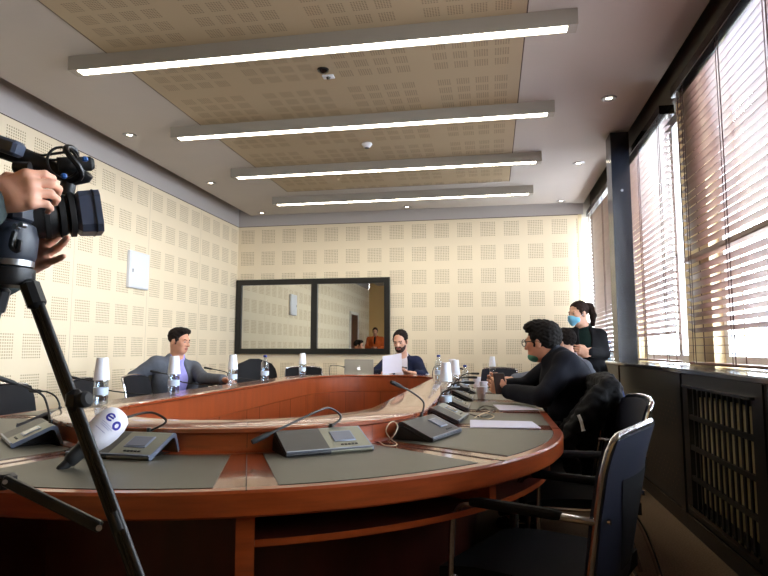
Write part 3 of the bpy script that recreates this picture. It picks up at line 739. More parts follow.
# --- man in grey suit, left side
Y=5.15; hd=at(179,341,Y=Y)
J=dict(head=hd,neck=at(177,360,Y=Y+.02),chest=at(175,383,Y=Y+.03),shR=at(154,364,Y=Y-.13),shL=at(194,369,Y=Y+.2),pelvis=(-3.0,Y+.12,.56),
  elR=at(134,377,Y=Y-.22),wrR=(-3.02,Y-.43,.70),elL=(-2.56,Y-.06,.83),wrL=at(224,380,Y=Y-.2))
J.update(seated(J['pelvis'],(1,-.25)))
person('man in a grey suit and lavender shirt seated left, reaching across the table',J,(.99,-.1,-.16),
  dict(skin=('skin_olive',(196,140,112)),hair=('hair_dark',(26,20,18)),hairstyle='quiff',fringe=.097,shirt=('shirt_lavender',(150,146,214)),jacket=('suit_grey',(84,88,98)),ow=.95,w=1.0,
  handL=dict(pn=(0,-.3,-1),ts=1,curl=(.35,.4,.4,.45)),handR=dict(pn=(0,0,-1),ts=-1)))
# --- man reading at the head of the table
Y=6.9; hd=at(400.5,341,Y=Y)
J=dict(head=hd,neck=at(402,358,Y=Y+.1),chest=at(402,376,Y=Y+.12),shR=at(386.5,363,Y=Y+.08),shL=at(417.5,363,Y=Y+.1),pelvis=(-1.1,Y+.27,.56),
  elR=at(374,375,Y=Y-.12),wrR=at(383,373.5,Y=Y-.32),elL=at(423.5,376,Y=Y-.1),wrL=at(416,374,Y=Y-.3))
J.update(seated(J['pelvis'],(0,-1)))
person('bearded man in a navy suit at the table head reading a sheet',J,(-.18,-.9,-.3),
  dict(sc=1.05,skin=('skin_fair',(204,156,132)),hair=('hair_dark',(26,20,18)),fringe=.118,beard=('beard_dark',(58,42,36)),shirt=('shirt_pale',(206,196,204)),jacket=('suit_navy',(26,32,58)),
  handL=dict(fd=(-1,-.15,.1),pn=(0,.5,.9),ts=1,curl=(.5,.5,.5,.5)),handR=dict(fd=(1,-.15,.35),pn=(.2,.5,.9),ts=-1,curl=(.5,.5,.5,.5))))
# --- man with glasses on the right
Y=3.95; hd=at(542,342,Y=Y)
J=dict(head=hd,neck=at(553,357,Y=Y-.02),chest=at(566,381,Y=Y),shL=at(567,364.5,Y=Y-.17),shR=at(557,363,Y=Y+.2),pelvis=(.56,Y+.02,.57),
  elL=at(543,397,Y=Y-.3),wrL=at(507,391,Y=Y-.02),elR=(.22,Y+.32,.85),wrR=at(506,386,Y=Y+.16))
J.update(seated(J['pelvis'],(-1,.05)))
bod,fr,fw,lat,up=person('man with glasses and a lowered green mask leaning on the table with a phone',J,(-.86,.48,-.1),
  dict(sc=1.04,skin=('skin_olive',(196,140,112)),hair=('hair_black',(17,14,13)),hairstyle='poofy',vol=1.04,hn=.0035,hf=190,nape=.07,shirt=('shirt_dark',(40,44,52)),jacket=('suit_dark',(19,21,31)),open=0,
  handL=dict(fd=(-.9,.25,.3),pn=(.1,.9,.2),ts=-1,curl=(.8,.8,.8,.8)),handR=dict(fd=(-.9,-.1,.35),pn=(0,-.9,.2),ts=1,curl=(.7,.7,.7,.7))))
o,A=fr; sc=1.04
q=lambda x,y,z: Vector(A@A3((x*sc,y*sc,z*sc))+o)
gl=MB()
for e in(-1,1):
    R=[q(.034*e+.026*math.cos(t),.104,.004+.021*math.sin(t)) for t in np.linspace(0,2*PI,17)]
    gl.tube(R,.0028,6,False); gl.tube([q(.06*e,.102,.01),q(.079*e,.05,.008),q(.08*e,-.01,.004),q(.079*e,-.03,-.01)],.0028,6)
gl.tube([q(-.009,.105,.008),q(.009,.105,.008)],.0025,6); gl.build('glasses',M['rubber'],bod)
mk=Sdf(); mk.ell((0,.044*sc,-.083*sc),(.053*sc,.058*sc,.036*sc),fr); mk.build('lowered_mask',M['maskgreen'],.006,bod)
# --- second man on the right
Y=5.2; hd=at(563,343,Y=Y)
J=dict(head=hd,neck=at(571,363,Y=Y),chest=at(579,383,Y=Y+.02),shL=at(583,369,Y=Y-.16),shR=at(572,369,Y=Y+.2),pelvis=(.74,Y+.05,.57),
  elL=at(560,392,Y=Y-.28),wrL=at(528,383,Y=Y-.1),elR=(.4,Y+.32,.86),wrR=(.18,Y+.2,.84))
J.update(seated(J['pelvis'],(-1,.05)))
person('man in a light grey jacket half hidden behind the man with glasses',J,(-.9,.38,-.08),
  dict(sc=1.0,skin=('skin_fair',(204,156,132)),hair=('hair_dark',(26,20,18)),nape=.075,shirt=('shirt_pale',(206,196,204)),jacket=('jacket_light',(108,112,124)),open=0,
  handL=dict(fd=(-1,.1,.05),ts=-1),handR=dict(fd=(-1,0,.05),ts=1)))
# --- woman standing by the window
Y=6.0; hd=at(578.5,313.5,Y=Y); cx=hd.x
J=dict(head=hd,neck=at(583.5,329,Y=Y+.04),chest=at(584.5,346,Y=Y+.04),shR=at(567.5,335,Y=Y+.04),shL=at(600.5,336,Y=Y+.02),pelvis=at(585,372,Y=Y+.06),
  elR=at(563.5,355,Y=Y+.02),wrR=at(577,355,Y=Y-.16),elL=at(604,354,Y=Y+.0),wrL=at(588,352,Y=Y-.17))
pv=Vector(J['pelvis'])
for s,k in(('R',-1),('L',1)):
    J['hip'+s]=pv+Vector((.08*k,0,-.05)); J['kn'+s]=Vector((pv.x+.085*k,pv.y-.02,.48)); J['an'+s]=Vector((pv.x+.085*k,pv.y+.02,.085)); J['toe'+s]=Vector((pv.x+.09*k,pv.y-.13,.042))
wom,fr,fw,lat,up=person('woman with ponytail and light blue mask standing in the corner by the window',J,(-.85,-.52,-.12),
  dict(sc=.97,w=.9,skin=('skin_fair',(204,156,132)),hair=('hair_brown',(38,26,22)),nape=.075,fringe=.1,shirt=('top_green',(16,34,32)),jacket=('cardigan_black',(17,17,21)),ow=.9,jn=.0015,
  handR=dict(fd=(.9,-.3,.2),pn=(0,.9,0),ts=1,curl=(.5,.5,.5,.5)),handL=dict(fd=(-.9,-.3,.2),pn=(0,.9,0),ts=-1,curl=(.5,.5,.5,.5))))
o,A=fr; q=lambda x,y,z: Vector(A@A3((x*.97,y*.97,z*.97))+o)
mk=Sdf(); mk.ell((0,.05,-.052),(.06,.068,.05),fr); mk.lcap(fr,(0,.1,-.02),(0,.085,-.09),.02,.02,k=.03); mk.ell((0,-.03,-.04),(.1,.075,.12),fr,k=.004,op=-1); mk.plane(q(0,.1,-.012),Vector(A[:,2])+Vector(A[:,1])*-.2)
mk.build('face_mask',M['mask'],.005,wom)
lp=MB()
for e in(-1,1): MB().tube([q(.052*e,.05,-.03),q(.074*e,.02,-.02),q(.079*e,-.005,.01)],.0016,5).build('mask_loop',M['cup'],wom)
pt=Sdf()
for a,b,r in(((0,-.09,.07),(0,-.145,.055),.026),((0,-.145,.055),(.0,-.17,-.03),.034),((0,-.17,-.03),(0,-.15,-.12),.028)): pt.lcap(fr,a,b,r,r*.85,k=.03)
pt.noise=.003; pt.nf=90; pt.build('ponytail',M['hair_brown'],.006,wom)
# --- person in orange seen only in the mirror, standing by the door behind the photographer
px,py=-3.5,-.1
J=dict(head=(px,py,1.63),neck=(px,py-.03,1.46),chest=(px,py-.03,1.28),shR=(px+.21,py-.02,1.40),shL=(px-.21,py-.02,1.40),pelvis=(px,py-.03,.95),elR=(px+.26,py+.02,1.14),wrR=(px+.09,py+.2,1.13),elL=(px-.26,py+.02,1.14),wrL=(px-.08,py+.2,1.12))
for s,k in(('R',1),('L',-1)): J.update({'hip'+s:(px+.09*k,py-.03,.9),'kn'+s:(px+.1*k,py,.48),'an'+s:(px+.1*k,py-.03,.085),'toe'+s:(px+.11*k,py+.13,.042)})
person('person in an orange jacket standing with hands together, reflected in the mirror',J,(.15,.95,-.25),
  dict(res=.01,skin=('skin_olive',(196,140,112)),hair=('hair_brown',(38,26,22)),shirt=('top_green',(16,34,32)),jacket=('jacket_orange',(196,92,40)),ow=.6,
  handR=dict(fd=(-.8,.5,0),pn=(0,-.8,.3),ts=-1),handL=dict(fd=(.8,.5,0),pn=(0,-.8,.3),ts=1)))
# ------------------------------------------------------------------ delegate microphone units
PROF=[(0,.0),(-.004,.006),(-.002,.013),(.118,.066),(.128,.069),(.137,.067),(.143,.061),(.166,.0),(.155,.0),(.134,.05),(.128,.054),(.120,.053),(.012,.003),(.01,.0)]
TX=Matrix(((0,0,1),(1,0,0),(0,1,0)))   # profile (y,z) pushed along x
def slab(x0,x1,m): 
    return m.prism(PROF,x1-x0,Matrix.Translation((x0,0,0))@TX.to_4x4())
sl=math.atan2(.053,.12); RS=Matrix.Rotation(sl,3,'X')
def onface(x,d,h=0): # point on the sloping face
    return Vector((x,-.002+d*math.cos(sl)-h*math.sin(sl),.013+d*math.sin(sl)+h*math.cos(sl)))
def mic_unit(label,loc,rz,stem,grey='unit_green',ringc=None,grp='delegate microphone units'):
    t=thing('microphone_unit',label,'conference unit',loc,rz,grp)
    slab(-.155,0,L()).build('speaker',M['unit_dark'],t)
    slab(0,.152,L()).build('shell',M[grey],t)
    e=slab(.152,.157,L()); e.build('end_trim',M['unit_edge'],t)
    L().ab((-.15,.014,.001),(.13,.15,.003)).prism([(.016,.003),(.12,.047),(.134,.046),(.15,.003)],.25,Matrix.Translation((-.15,0,0))@TX.to_4x4()).build('arch_shade',M['black'],t,smooth=False)  # black block added to stand in for the shade under the arch
    L().prism([(0,.0),(.013,.002),(.125,.052),(.134,.05),(.155,0)],.004,Matrix.Translation((-.157,0,0))@TX.to_4x4()).build('end_cheek',M['black'],t,smooth=False)
    L().box(onface(.07,.078,.001),(.082,.064,.004),RS,.002).build('screen_bezel',M['unit_edge'],t)
    L().box(onface(.07,.078,.0025),(.07,.052,.003),RS).build('screen',M['lcd'],t,smooth=False)
    L().box(onface(0,.002,.001),(.306,.006,.006),RS).build('front_strip',M['unit_edge'],t,smooth=False)
    b=L()
    for k in range(5): b.box(onface(.05+.013*k,.026,.0012),(.01,.007,.003),RS,.001)
    b.build('button_row',M['black'],t)
    P=spline(stem,5)
    L().cyl(Vector(stem[0])-Vector((0,0,.012)),Vector(stem[0])+Vector((0,0,.012)),.009,.007,14).build('stem_socket',M['black'],t)
    L().tube(P,.004,10).build('gooseneck',M['black'],t)
    a,bq=P[-1],P[-1]+(P[-1]-P[-3]).normalized()*.07
    hd=L().tube([a-(bq-a)*.1,a,a+(bq-a)*.15,a+(bq-a)*.9,bq],[.0045,.0055,.0085,.009,.007],14).build('microphone_head',M['rubber'],t)
    if ringc: L().tube([a,a+(bq-a)*.1],.009,14).build('light_ring',M[ringc],hd)
    return t
def local(w,loc,rz): # world point to unit coordinates
    return Matrix.Rotation(-rz,3,'Z')@(Vector(w)-Vector(loc))
TZ=.7521
R=math.radians
def stem_px(loc,rz,pts):
    return [(.055,.136,.07)]+[tuple(local(at(x,y,Y=Y),loc,rz)) for x,y,Y in pts]
# nearest, centre
lo,rz=(-.535,1.985,TZ),R(37)
mic_unit('nearest grey microphone unit at the table centre, its stem bent to the left',lo,rz,stem_px(lo,rz,[(341,417,2.17),(331,408.5,2.15),(318,411,2.1),(270,433.5,1.95)]))
lo,rz=(-1.215,1.77,TZ),R(-4)
mic_unit('grey microphone unit at the left under the white reporter microphone',lo,rz,stem_px(lo,rz,[(166,422,1.905),(158,414.5,1.9),(146,412.5,1.88),(124,418,1.82)]))
lo,rz=(-1.79,2.0,TZ),R(-42)
mic_unit('grey microphone unit at the left edge beyond the tripod leg',lo,rz,stem_px(lo,rz,[(46.5,403,2.1),(41,394,2.08),(26,387,2.05),(16,383.5,2.02)]))
lo,rz=(-.181,2.44,TZ),R(73)
mic_unit('dark microphone unit right of centre with a loose white cord beside it',lo,rz,stem_px(lo,rz,[(424,405,2.55),(421,399,2.54),(410,391,2.5),(402,387,2.46)]),'unit_dark')
gen=[(.055,.136,.07),(.055,.135,.13),(.04,.12,.2),(-.03,.03,.26),(-.06,-.02,.275)]
gen2=[(.055,.136,.07),(.056,.13,.10),(.05,.108,.13),(.035,.065,.148),(.02,.03,.15)]
base=mic_unit('dark microphone unit on the right table side nearest the white papers',(-.145,3.02,TZ),R(84),gen2,'unit_green')
for (x,y,lab) in((-.14,3.62,'second microphone unit back along the right table side'),(-.14,4.28,'third microphone unit back along the right side, beside the white mug'),(-.14,4.95,'fourth microphone unit back along the right side, by the phone')):
    dup(base,(x,y,TZ),R(90),lab)
mic_unit('dark microphone unit behind the tripod leg, at the left table curve',(-2.125,2.54,TZ),R(-76),gen2,'unit_dark')
lo,rz=(-2.155,5.15,TZ),R(-90)
ub=mic_unit('microphone unit in front of the man in grey, mostly behind the ledge',lo,rz,stem_px(lo,rz,[(230.5,377,5.09),(227.5,373,5.06),(222,371,5.03),(212,369,5.0)]))
for (x,y,rz,lab) in((-2.155,3.4,-90,'microphone unit on the left table side behind the tall bottle'),(-2.155,4.3,-90,'microphone unit on the left table side, second from the near end')):
    dup(ub,(x,y,TZ),R(rz),lab)
uf=mic_unit('microphone unit in front of the bearded man, only its stem showing',(-1.14,6.63,TZ),R(180),[(.055,.136,.07),(.055,.13,.12),(.03,.1,.17),(-.1,.02,.16),(-.15,-.02,.15)])
dup(uf,(-1.76,6.5,TZ),R(212),'microphone unit at the far table end left of the laptop')
dup(uf,(-.5,6.47,TZ),R(145),'microphone unit at the far right curve of the table')
# ------------------------------------------------------------------ bottles and paper cups
def bottle(label,loc,cap=True,fill=.12,grp='water bottles on the table'):
    t=thing('water_bottle',label,'bottle',loc,0,grp)
    L().lathe([(.0,.004),(.02,.001),(.029,.003),(.032,.012),(.031,.03),(.0325,.035),(.031,.05),(.028,.066),(.030,.078),(.032,.084),(.0318,.118),(.031,.124),(.032,.132),(.030,.148),(.023,.168),(.015,.186),(.0125,.192),(.0125,.2),(.0145,.201),(.0145,.203)],seg=20).build('bottle',M['pet'],t)
    L().lathe([(0,.006),(.028,.007),(.030,.014),(.029,.03),(.0305,.036),(.029,.05),(.026,.066),(.028,.078),(.029,fill),(0,fill)],seg=20).build('water',M['water'],t)
    L().lathe([(.0332,.05),(.0332,.084)],seg=20).build('label',M['label'],t)
    if cap: L().lathe([(.0152,.197),(.0155,.2),(.0155,.214),(.0145,.216),(0,.216)],seg=18).build('cap',M['capblue'],t)
    return t
def cup(label,loc,inv=True,s=1.,stackn=1,grp='white paper cups'):
    t=thing('paper_cup',label,'cup',loc,0,grp)
    pr=[(.0355,0),(.037,.002),(.036,.005),(.0255,.104),(.0252,.106),(.0,.1055)] if inv else [(0,.003),(.0255,.003),(.026,0),(.0265,.003),(.0355,.086),(.037,.088),(.036,.09),(.0345,.086),(.025,.006),(0,.006)]
    L().lathe([(r*s,z*s) for r,z in pr],seg=24).build('cup',M['cup'],t)
    return t
ZL=.835
spots=[((-1.83,2.6,ZL),1,'water bottle nearest on the left, under an inverted paper cup'),((-1.85,3.3,ZL),1,'water bottle in front of the man in grey, under an inverted cup'),
 ((-1.85,4.12,ZL),1,'water bottle by the hand of the man in grey, under an inverted cup'),((-1.85,4.75,ZL),0,'open-standing blue-capped bottle on the left ledge before the black armchair'),
 ((-1.84,5.72,ZL),1,'far left bottle under an inverted cup beneath the mirror frame'),
 ((-.262,3.46,.7521),1,'nearest right bottle under the largest inverted cup'),((-.262,4.35,.7521),1,'second right bottle under an inverted cup'),((-.30,4.62,.7521),1,'third right bottle under an inverted cup, just left of second'),
 ((-.45,5.15,ZL),0,'blue-capped bottle on the right ledge beside the bearded man'),((-.225,5.1,.7521),0,'blue-capped bottle tucked behind the right inverted cups'),((0.0,6.45,.7521),1,'far right bottle under an inverted cup before the navy chair')]
b1=c1=b0=None
for (p,c,lab) in spots:
    if c:
        if b1 is None: b1=bottle(lab,p,False)
        else: dup(b1,p,random.uniform(0,6),lab)
        q=(p[0],p[1],p[2]+(.118 if p[0]<-1 else .165)); cl='inverted paper cup on the '+lab.split(',')[0].split(' under')[0].replace('water bottle','bottle')
        if c1 is None: c1=cup(cl,q)
        else: dup(c1,q,0,cl)
    else:
        if b0 is None: b0=bottle(lab,p,True)
        else: dup(b0,p,random.uniform(0,6),lab)
c=at(477,387.4,z=.752); t=cup('upright white paper cup between the right bottles and the phone',(c.x,c.y,.7521),False,1.05)
c=at(481,399,z=.752); t=cup('squat white paper cup nearest the phone on the right',(c.x,c.y,.7521),False,.95)
c=at(484,392,z=.752); t=cup('white paper cup just behind the squat cup by the phone',(c.x,c.y,.7521),False,.95)
c=at(427,376,z=.752); 
t=cup('small white cup at the right elbow of the bearded man',at(427,372,Y=6.75)*1,False,.8); t.location.z=.7521
# bottles on the window sill
s0=bottle('clear bottle on the black sill behind the woman, nearer one',(1.3,7.2,.98),True,.15,'bottles on the window sill'); dup(s0,(1.34,7.32,.98),1,'clear bottle on the black sill behind the woman, farther one')
# ------------------------------------------------------------------ papers, laptop, phone
def sheet(label,pts,th=.003,grp='papers on the right table side'):
    c=sum((Vector(p) for p in pts),Vector())/len(pts); t=thing('paper_stack',label,'paper',(c.x,c.y,.7521),0,grp)
    MB().prism([(p[0],p[1]) for p in pts],th,Matrix.Translation((0,0,.7521))).build('sheets',M['paper'],t,smooth=False); return t
sheet('white paper stack nearer the camera on the right table side',[at(470,420,z=.755),at(532,421.5,z=.755),at(541,428,z=.755),at(470,427,z=.755)],.004)
sheet('white paper sheets farther back before the man with glasses',[at(493,404.5,z=.755),at(524,405.5,z=.755),at(540,409.5,z=.755),at(500,410,z=.755)],.003)
pp=thing('paper_sheet','sheet of paper held up by the bearded man','paper',at(392,372,Y=6.52))
cor=[at(382.5,356.5,Y=6.53),at(401.5,353,Y=6.55),at(402,372,Y=6.47),at(382.5,374.5,Y=6.45)]
rows=[]
for i in range(7):
    a,b=cor[0].lerp(cor[3],i/6),cor[1].lerp(cor[2],i/6); rows.append([a.lerp(b,j/6)+Vector((0,.012*math.sin(j/6*PI),0)) for j in range(7)])
m=MB(); m.grid(rows); m.grid([[p+Vector((0,.0012,0)) for p in r] for r in rows]); m.build('sheet',M['paper'],pp)
lp=thing('laptop','silver laptop open beside the bearded man, its lid towards the camera','laptop',(-1.47,6.62,.7521),R(12))
L().box((0,.1,.009),(.33,.225,.016),None,.004).build('keyboard_base',M['alu'],lp)
RL=Matrix.Rotation(R(-17),3,'X')
lid=L().box(Vector((0,-.012,.018))+RL@Vector((0,0,.112)),(.33,.007,.224),RL,.003).build('lid',M['alu'],lp)
def lc(x,z,d=-.0045): return Vector((0,-.012,.018))+RL@Vector((x,d,z))
m=L(); pol=[]
for k in range(26):
    a=2*PI*k/26; r=.021*(1+.08*math.cos(2*a)-.10*max(0,math.sin(a))**8-.07*max(0,-math.sin(a))**8); pol.append((r*math.cos(a),r*1.05*math.sin(a)))
pol=[(x,y) if not(x>.012 and abs(y-.004)<.010) else (.0125,y) for x,y in pol]
m.add([lc(x,.116+y) for x,y in pol],[tuple(range(len(pol)))]); m.add([lc(x,z) for x,z in((.0,.140),(.003,.147),(.009,.151),(.007,.144))],[(0,1,2,3)]); m.build('apple_logo',M['whiteglow'],lid,smooth=False)
ph=thing('phone','dark smartphone held by the man with glasses','phone',at(500,384,Y=3.93))
pc=at(500,383.5,Y=3.93); RP=Matrix.Rotation(R(20),3,'Z')@Matrix.Rotation(R(-20),3,'X')
MB().box(pc,(.075,.009,.14),RP,.004).build('body',M['black'],ph)
MB().box(pc+RP@Vector((0,-.0052,0)),(.066,.001,.125),RP).build('back_plate',mat('phone_back',(58,42,40),rough=.7,spec=.2),ph,smooth=False)
# ------------------------------------------------------------------ cords on the table
def cord(name,label,pts,r,m):
    o=MB().tube(spline(pts,6),r,7).build(name,m); tag(o,label,'cord'); return o
z=.7562
W=[at(x,y,z=.757) for x,y in((380,444),(388,441),(392,443),(399,444))]
cord('white_cord','thin white cord looped beside the dark unit right of centre',[at(379,441.5,z=.757),at(386,445.5,z=.757),at(397,444.5,z=.757),at(390,438,z=.757),at(386,431,Y=2.2),at(389,424,Y=2.25),at(394,421.5,Y=2.28),at(397.5,427,Y=2.27),at(394,435,Y=2.22),at(388,441,z=.757)],.0022,M['wire'])
cord('black_cord','black cord trailing to the unit under the reporter microphone',[at(x,y,z=.757) for x,y in((65,451),(78,445),(90,441),(104,440),(116,436))],.003,M['black'])
cord('black_cord','black cord curling behind the tripod leg on the table',[at(x,y,z=.757) for x,y in((58,440),(66,434),(76,431),(84,434),(92,437))],.003,M['black'])
cord('black_cord','tangled black cord by the second right microphone unit',[at(x,y,z=.757) for x,y in((470,414),(482,417),(492,413),(486,409),(476,411),(484,406),(495,408),(489,413))],.0028,M['black'])
cord('white_cord','pale cord tangle in front of the right paper cups',[at(x,y,z=.757) for x,y in((474,418),(484,413),(494,416),(488,419),(479,416),(490,411))],.0022,M['wire'])
# ------------------------------------------------------------------ chairs
def chair(label,loc,rz,kind='navy',grp='chrome framed chairs'):
    t=thing('conference_chair',label,'chair',loc,rz,grp)   # front = +y, seat centre at origin
    lm=M['navy'] if kind=='navy' else M['blackleather']
    def back(x,z): # shell mid surface
        q=(z-.42)/.49; return -.235-.085*q-.03*max(0,q-.75)*3+ (x/.22)**2*.028
    s=L(); rows=[]
    for i in range(9):
        v=i/8; y=-.24+.47*v; rows.append([(x*.235,y,.452+.012*math.sin(v*PI)*(1-x*x*.4)-.03*max(0,v-.8)*5*.5) for x in np.linspace(-1,1,9)])
    s.grid(rows); s.grid([[ (p[0],p[1],p[2]-.05) for p in r] for r in rows][::-1])
    n=len(rows)
    edge=[(0,j) for j in range(9)]+[(i,8) for i in range(1,9)]+[(8,j) for j in range(7,-1,-1)]+[(i,0) for i in range(7,0,-1)]
    s.add([rows[i][j] for i,j in edge]+[(rows[i][j][0],rows[i][j][1],rows[i][j][2]-.05) for i,j in edge],[(k,(k+1)%32,(k+1)%32+32,k+32) for k in range(32)])
    s.build('seat',M['blackleather'] if kind!='navy' else M['navy_dark'],t)
    b=L(); Rf=[]; Rb=[]
    for i in range(11):
        z=.42+.438*i/10; wd=.205+.02*min(1,i/5); Rf.append([(x*wd,back(x*wd,z)+.016,z+(.012*(1-x*x) if i==10 else 0)) for x in np.linspace(-1,1,11)]); Rb.append([(x*wd,back(x*wd,z)-.016,z+(.012*(1-x*x) if i==10 else 0)) for x in np.linspace(-1,1,11)])
    b.grid(Rf); b.grid([r[::-1] for r in Rb])
    ed=[(0,j) for j in range(11)]+[(i,10) for i in range(1,11)]+[(10,j) for j in range(9,-1,-1)]+[(i,0) for i in range(9,0,-1)]
    b.add([Rf[i][j] for i,j in ed]+[Rb[i][j] for i,j in ed],[(k,(k+1)%40,(k+1)%40+40,k+40) for k in range(40)])
    bo=b.build('backrest',lm,t)
    if kind=='navy':
        pm=L(); rr=[]
        for i in range(6):
            z=.47+.27*i/5; wd=.05+.09*i/5; rr.append([(x*wd,back(x*wd,z)-.019,z) for x in np.linspace(-1,1,7)])
        pm.grid(rr); pm.grid([[(p[0],p[1]+.002,p[2]) for p in r] for r in rr]); pm.build('back_patch',M['navy_dark'],bo)
    fr=L()
    pts=[(-.207,back(.207,.40)-.002,.40)]+[(-(.207+.02*min(1,(z-.42)/.24)),back(.22,z)-.002,z) for z in np.linspace(.45,.825,7)]
    top=[(-.222,back(.22,.853)-.002,.851),(-.205,back(.2,.868)-.002,.868),(-.1,back(.1,.873)-.002,.878),(0,back(0,.873)-.002,.881)]
    left=pts+top; P=left+[(-p[0],p[1],p[2]) for p in left[::-1][1:]]
    fr.tube(P,.0105,10).build('back_frame',M['chrome'],t)
    for s in(-1,1):
        x=.245*s; lg=L(); ya=back(.22,.64)
        A=spline([(x*.92,ya,.64),(x,ya+.07,.645),(x,.08,.645),(x,.145,.635),(x,.172,.60)],5)
        ar=L().tube(A,.0105,10).build('armrest',M['chrome'],t)
        L().tube([(x,-.16,.6475),(x,-.14,.649),(x,.08,.649),(x,.115,.645)],[.012,.016,.016,.012],10).build('arm_pad',M['blackleather'],ar)
        L().tube(spline([(x,.171,.605),(x,.178,.56),(x,.19,.3),(x,.205,.014)],5),.0105,10).build('leg',M['chrome'],t)
        L().tube(spline([(x*.9,-.2,.42),(x*.95,-.26,.3),(x,-.34,.014)],5),.0105,10).build('leg',M['chrome'],t)
        L().tube([(x*.9,-.2,.42),(x,.0,.415),(x,.183,.42)],.009,8).build('side_rail',M['chrome'],t)
        L().cyl((.2*s,back(.2,.64)-.02,.64),(.2*s,back(.2,.64)-.028,.64),.008).build('bolt',M['chrome'],bo)
    return t
def face(dx,dy): return math.atan2(-dx,dy)   # turns +y to (dx,dy)
f1=Vector((-.905,.425,0)); c1=Vector((.425,1.90,0))+f1*.318
ch=chair('nearest navy chair with chrome edge at the right of the table',(c1.x,c1.y,0),face(f1.x,f1.y))
f2=Vector((-.99,-.02,0)); c2=Vector((.68,3.0,0))+f2*.318
dup(ch,(c2.x,c2.y,0),face(f2.x,f2.y),'second chrome-edged chair on the right, behind the nearest one')
dup(ch,(.29,3.5,0),face(-1,.02),'chair on the right with a black padded jacket hung over it')
cb=chair('chair carrying the man with glasses',(.4,4.06,0),face(-1,.05),'black'); dup(cb,(.52,5.28,0),face(-1,.05),'chair carrying the man in the light grey jacket')
dup(cb,(.37,6.35,0),face(-.9,-.4),'empty black chair between the phone and the second man')
nv=dup(ch,(-.06,6.98,0),face(-.5,-.9),'empty navy chair at the far right end of the table')
for (x,y,rz,lab) in((-2.72,3.42,-78,'empty black chair at the left edge of the picture'),(-2.70,4.12,-80,'empty black chair on the left behind the tripod leg'),(-2.66,4.68,-82,'empty chair with chrome edge in front of the man in grey'),
   (-2.86,5.3,-75,'chair carrying the man in grey')):
    dup(cb,(x,y,0),R(rz),lab)
dup(cb,(-1.14,7.1,0),R(180),'chair carrying the bearded man')
dup(cb,(-2.27,6.98,0),R(190),'rectangular black chair under the middle of the mirror'); dup(cb,(-2.72,5.9,0),R(-78),'black chair beyond the outstretched hand of the man in grey')
# round-backed leather armchair
t=thing('leather_armchair','round-backed black leather armchair under the left mirror pane','chair',(-2.70,6.84,0),R(215))
rows=[]; rowb=[]
for i in range(10):
    z=.42+.56*i/9; a0=1.25*math.sqrt(max(0.02,1-max(0,(i-5)/4.05)**2)); rows.append([(.27*math.sin(a),-.30+.12*(1-math.cos(a))-.08*i/9,z) for a in np.linspace(-a0,a0,13)]); rowb.append([(.27*1.02*math.sin(a),-.36+.12*(1-math.cos(a))-.08*i/9,z) for a in np.linspace(-a0,a0,13)])
m=L(); m.grid(rows); m.grid([r[::-1] for r in rowb]); ed=[(0,j) for j in range(13)]+[(i,12) for i in range(1,10)]+[(9,j) for j in range(11,-1,-1)]+[(i,0) for i in range(8,0,-1)]
k_=len(ed); m.add([rows[i][j] for i,j in ed]+[rowb[i][j] for i,j in ed],[(k,(k+1)%k_,(k+1)%k_+k_,k+k_) for k in range(k_)]); m.build('backrest',M['blackleather'],t)
L().box((0,-.02,.43),(.5,.5,.11),None,.03).build('seat',M['blackleather'],t)
for s in(-1,1): L().tube(spline([(.25*s,-.28,.62),(.29*s,-.1,.66),(.29*s,.12,.66),(.28*s,.2,.6),(.26*s,.18,.45)],5),.022,10).build('armrest',M['blackleather'],t)
L().cyl((0,0,.08),(0,0,.4),.03).build('column',M['chrome'],t)
for k in range(5): a=2*PI*k/5; L().tube([(0,0,.1),(.3*math.cos(a),.3*math.sin(a),.05)],[.025,.015],8).cyl((.29*math.cos(a),.29*math.sin(a),.0),(.29*math.cos(a),.29*math.sin(a),.05),.022).build('leg',M['black'],t)
# padded jacket over the third chair
J3=Sdf(); bx=.29+.30; yb=3.5
for k in range(9):
    y=yb-.22+.44*k/8; hgt=.955-.05*((k-4)/4)**2
    # front fall (towards the table) and rear fall
    J3.cap((bx+.02,y,hgt-.03),(bx-.16-.05*math.sin(k*1.3),y-.01,.60+.03*math.sin(k*2.1)),.034,.045,k=.03)
    J3.cap((bx+.02,y,hgt-.03),(bx+.11,y,.55+.04*math.cos(k*1.7)),.036,.045,k=.03)
J3.cap((bx-.06,yb-.25,.86),(bx-.24,yb-.29,.62),.055,.045,k=.03); J3.cap((bx-.24,yb-.29,.62),(bx-.2,yb-.3,.5),.045,.04,k=.03)
J3.cap((bx,yb-.23,.91),(bx,yb+.23,.91),.05,k=.04); J3.cap((bx+.05,yb+.2,.9),(bx+.1,yb+.26,.6),.05,.04,k=.03)
J3.noise=.006; J3.nf=95
M['puffer']=mat('jacket_black',(13,13,17),rough=.8,spec=.25,bump=.6,bscale=45)
jk=J3.build('jacket',M['puffer'],.011); tag(jk,'black padded jacket draped over the third chair on the right','jacket')
lin=Sdf()
for k in range(6):
    y=yb-.03+.22*k/5; lin.cap((bx+.075,y,.90-.03*k/5),(bx+.155,y,.66),.022,.03,k=.03)
lin.noise=.004; lin.build('lining',cloth('lining_blue',(40,58,104)),.011,jk)
MB().tube(spline([at(578.5,415,Y=3.17),at(581,421,Y=3.16),at(583.5,431,Y=3.15)],5),[.008]*10+[.011],8).build('tag_strap',M['cup'],jk)
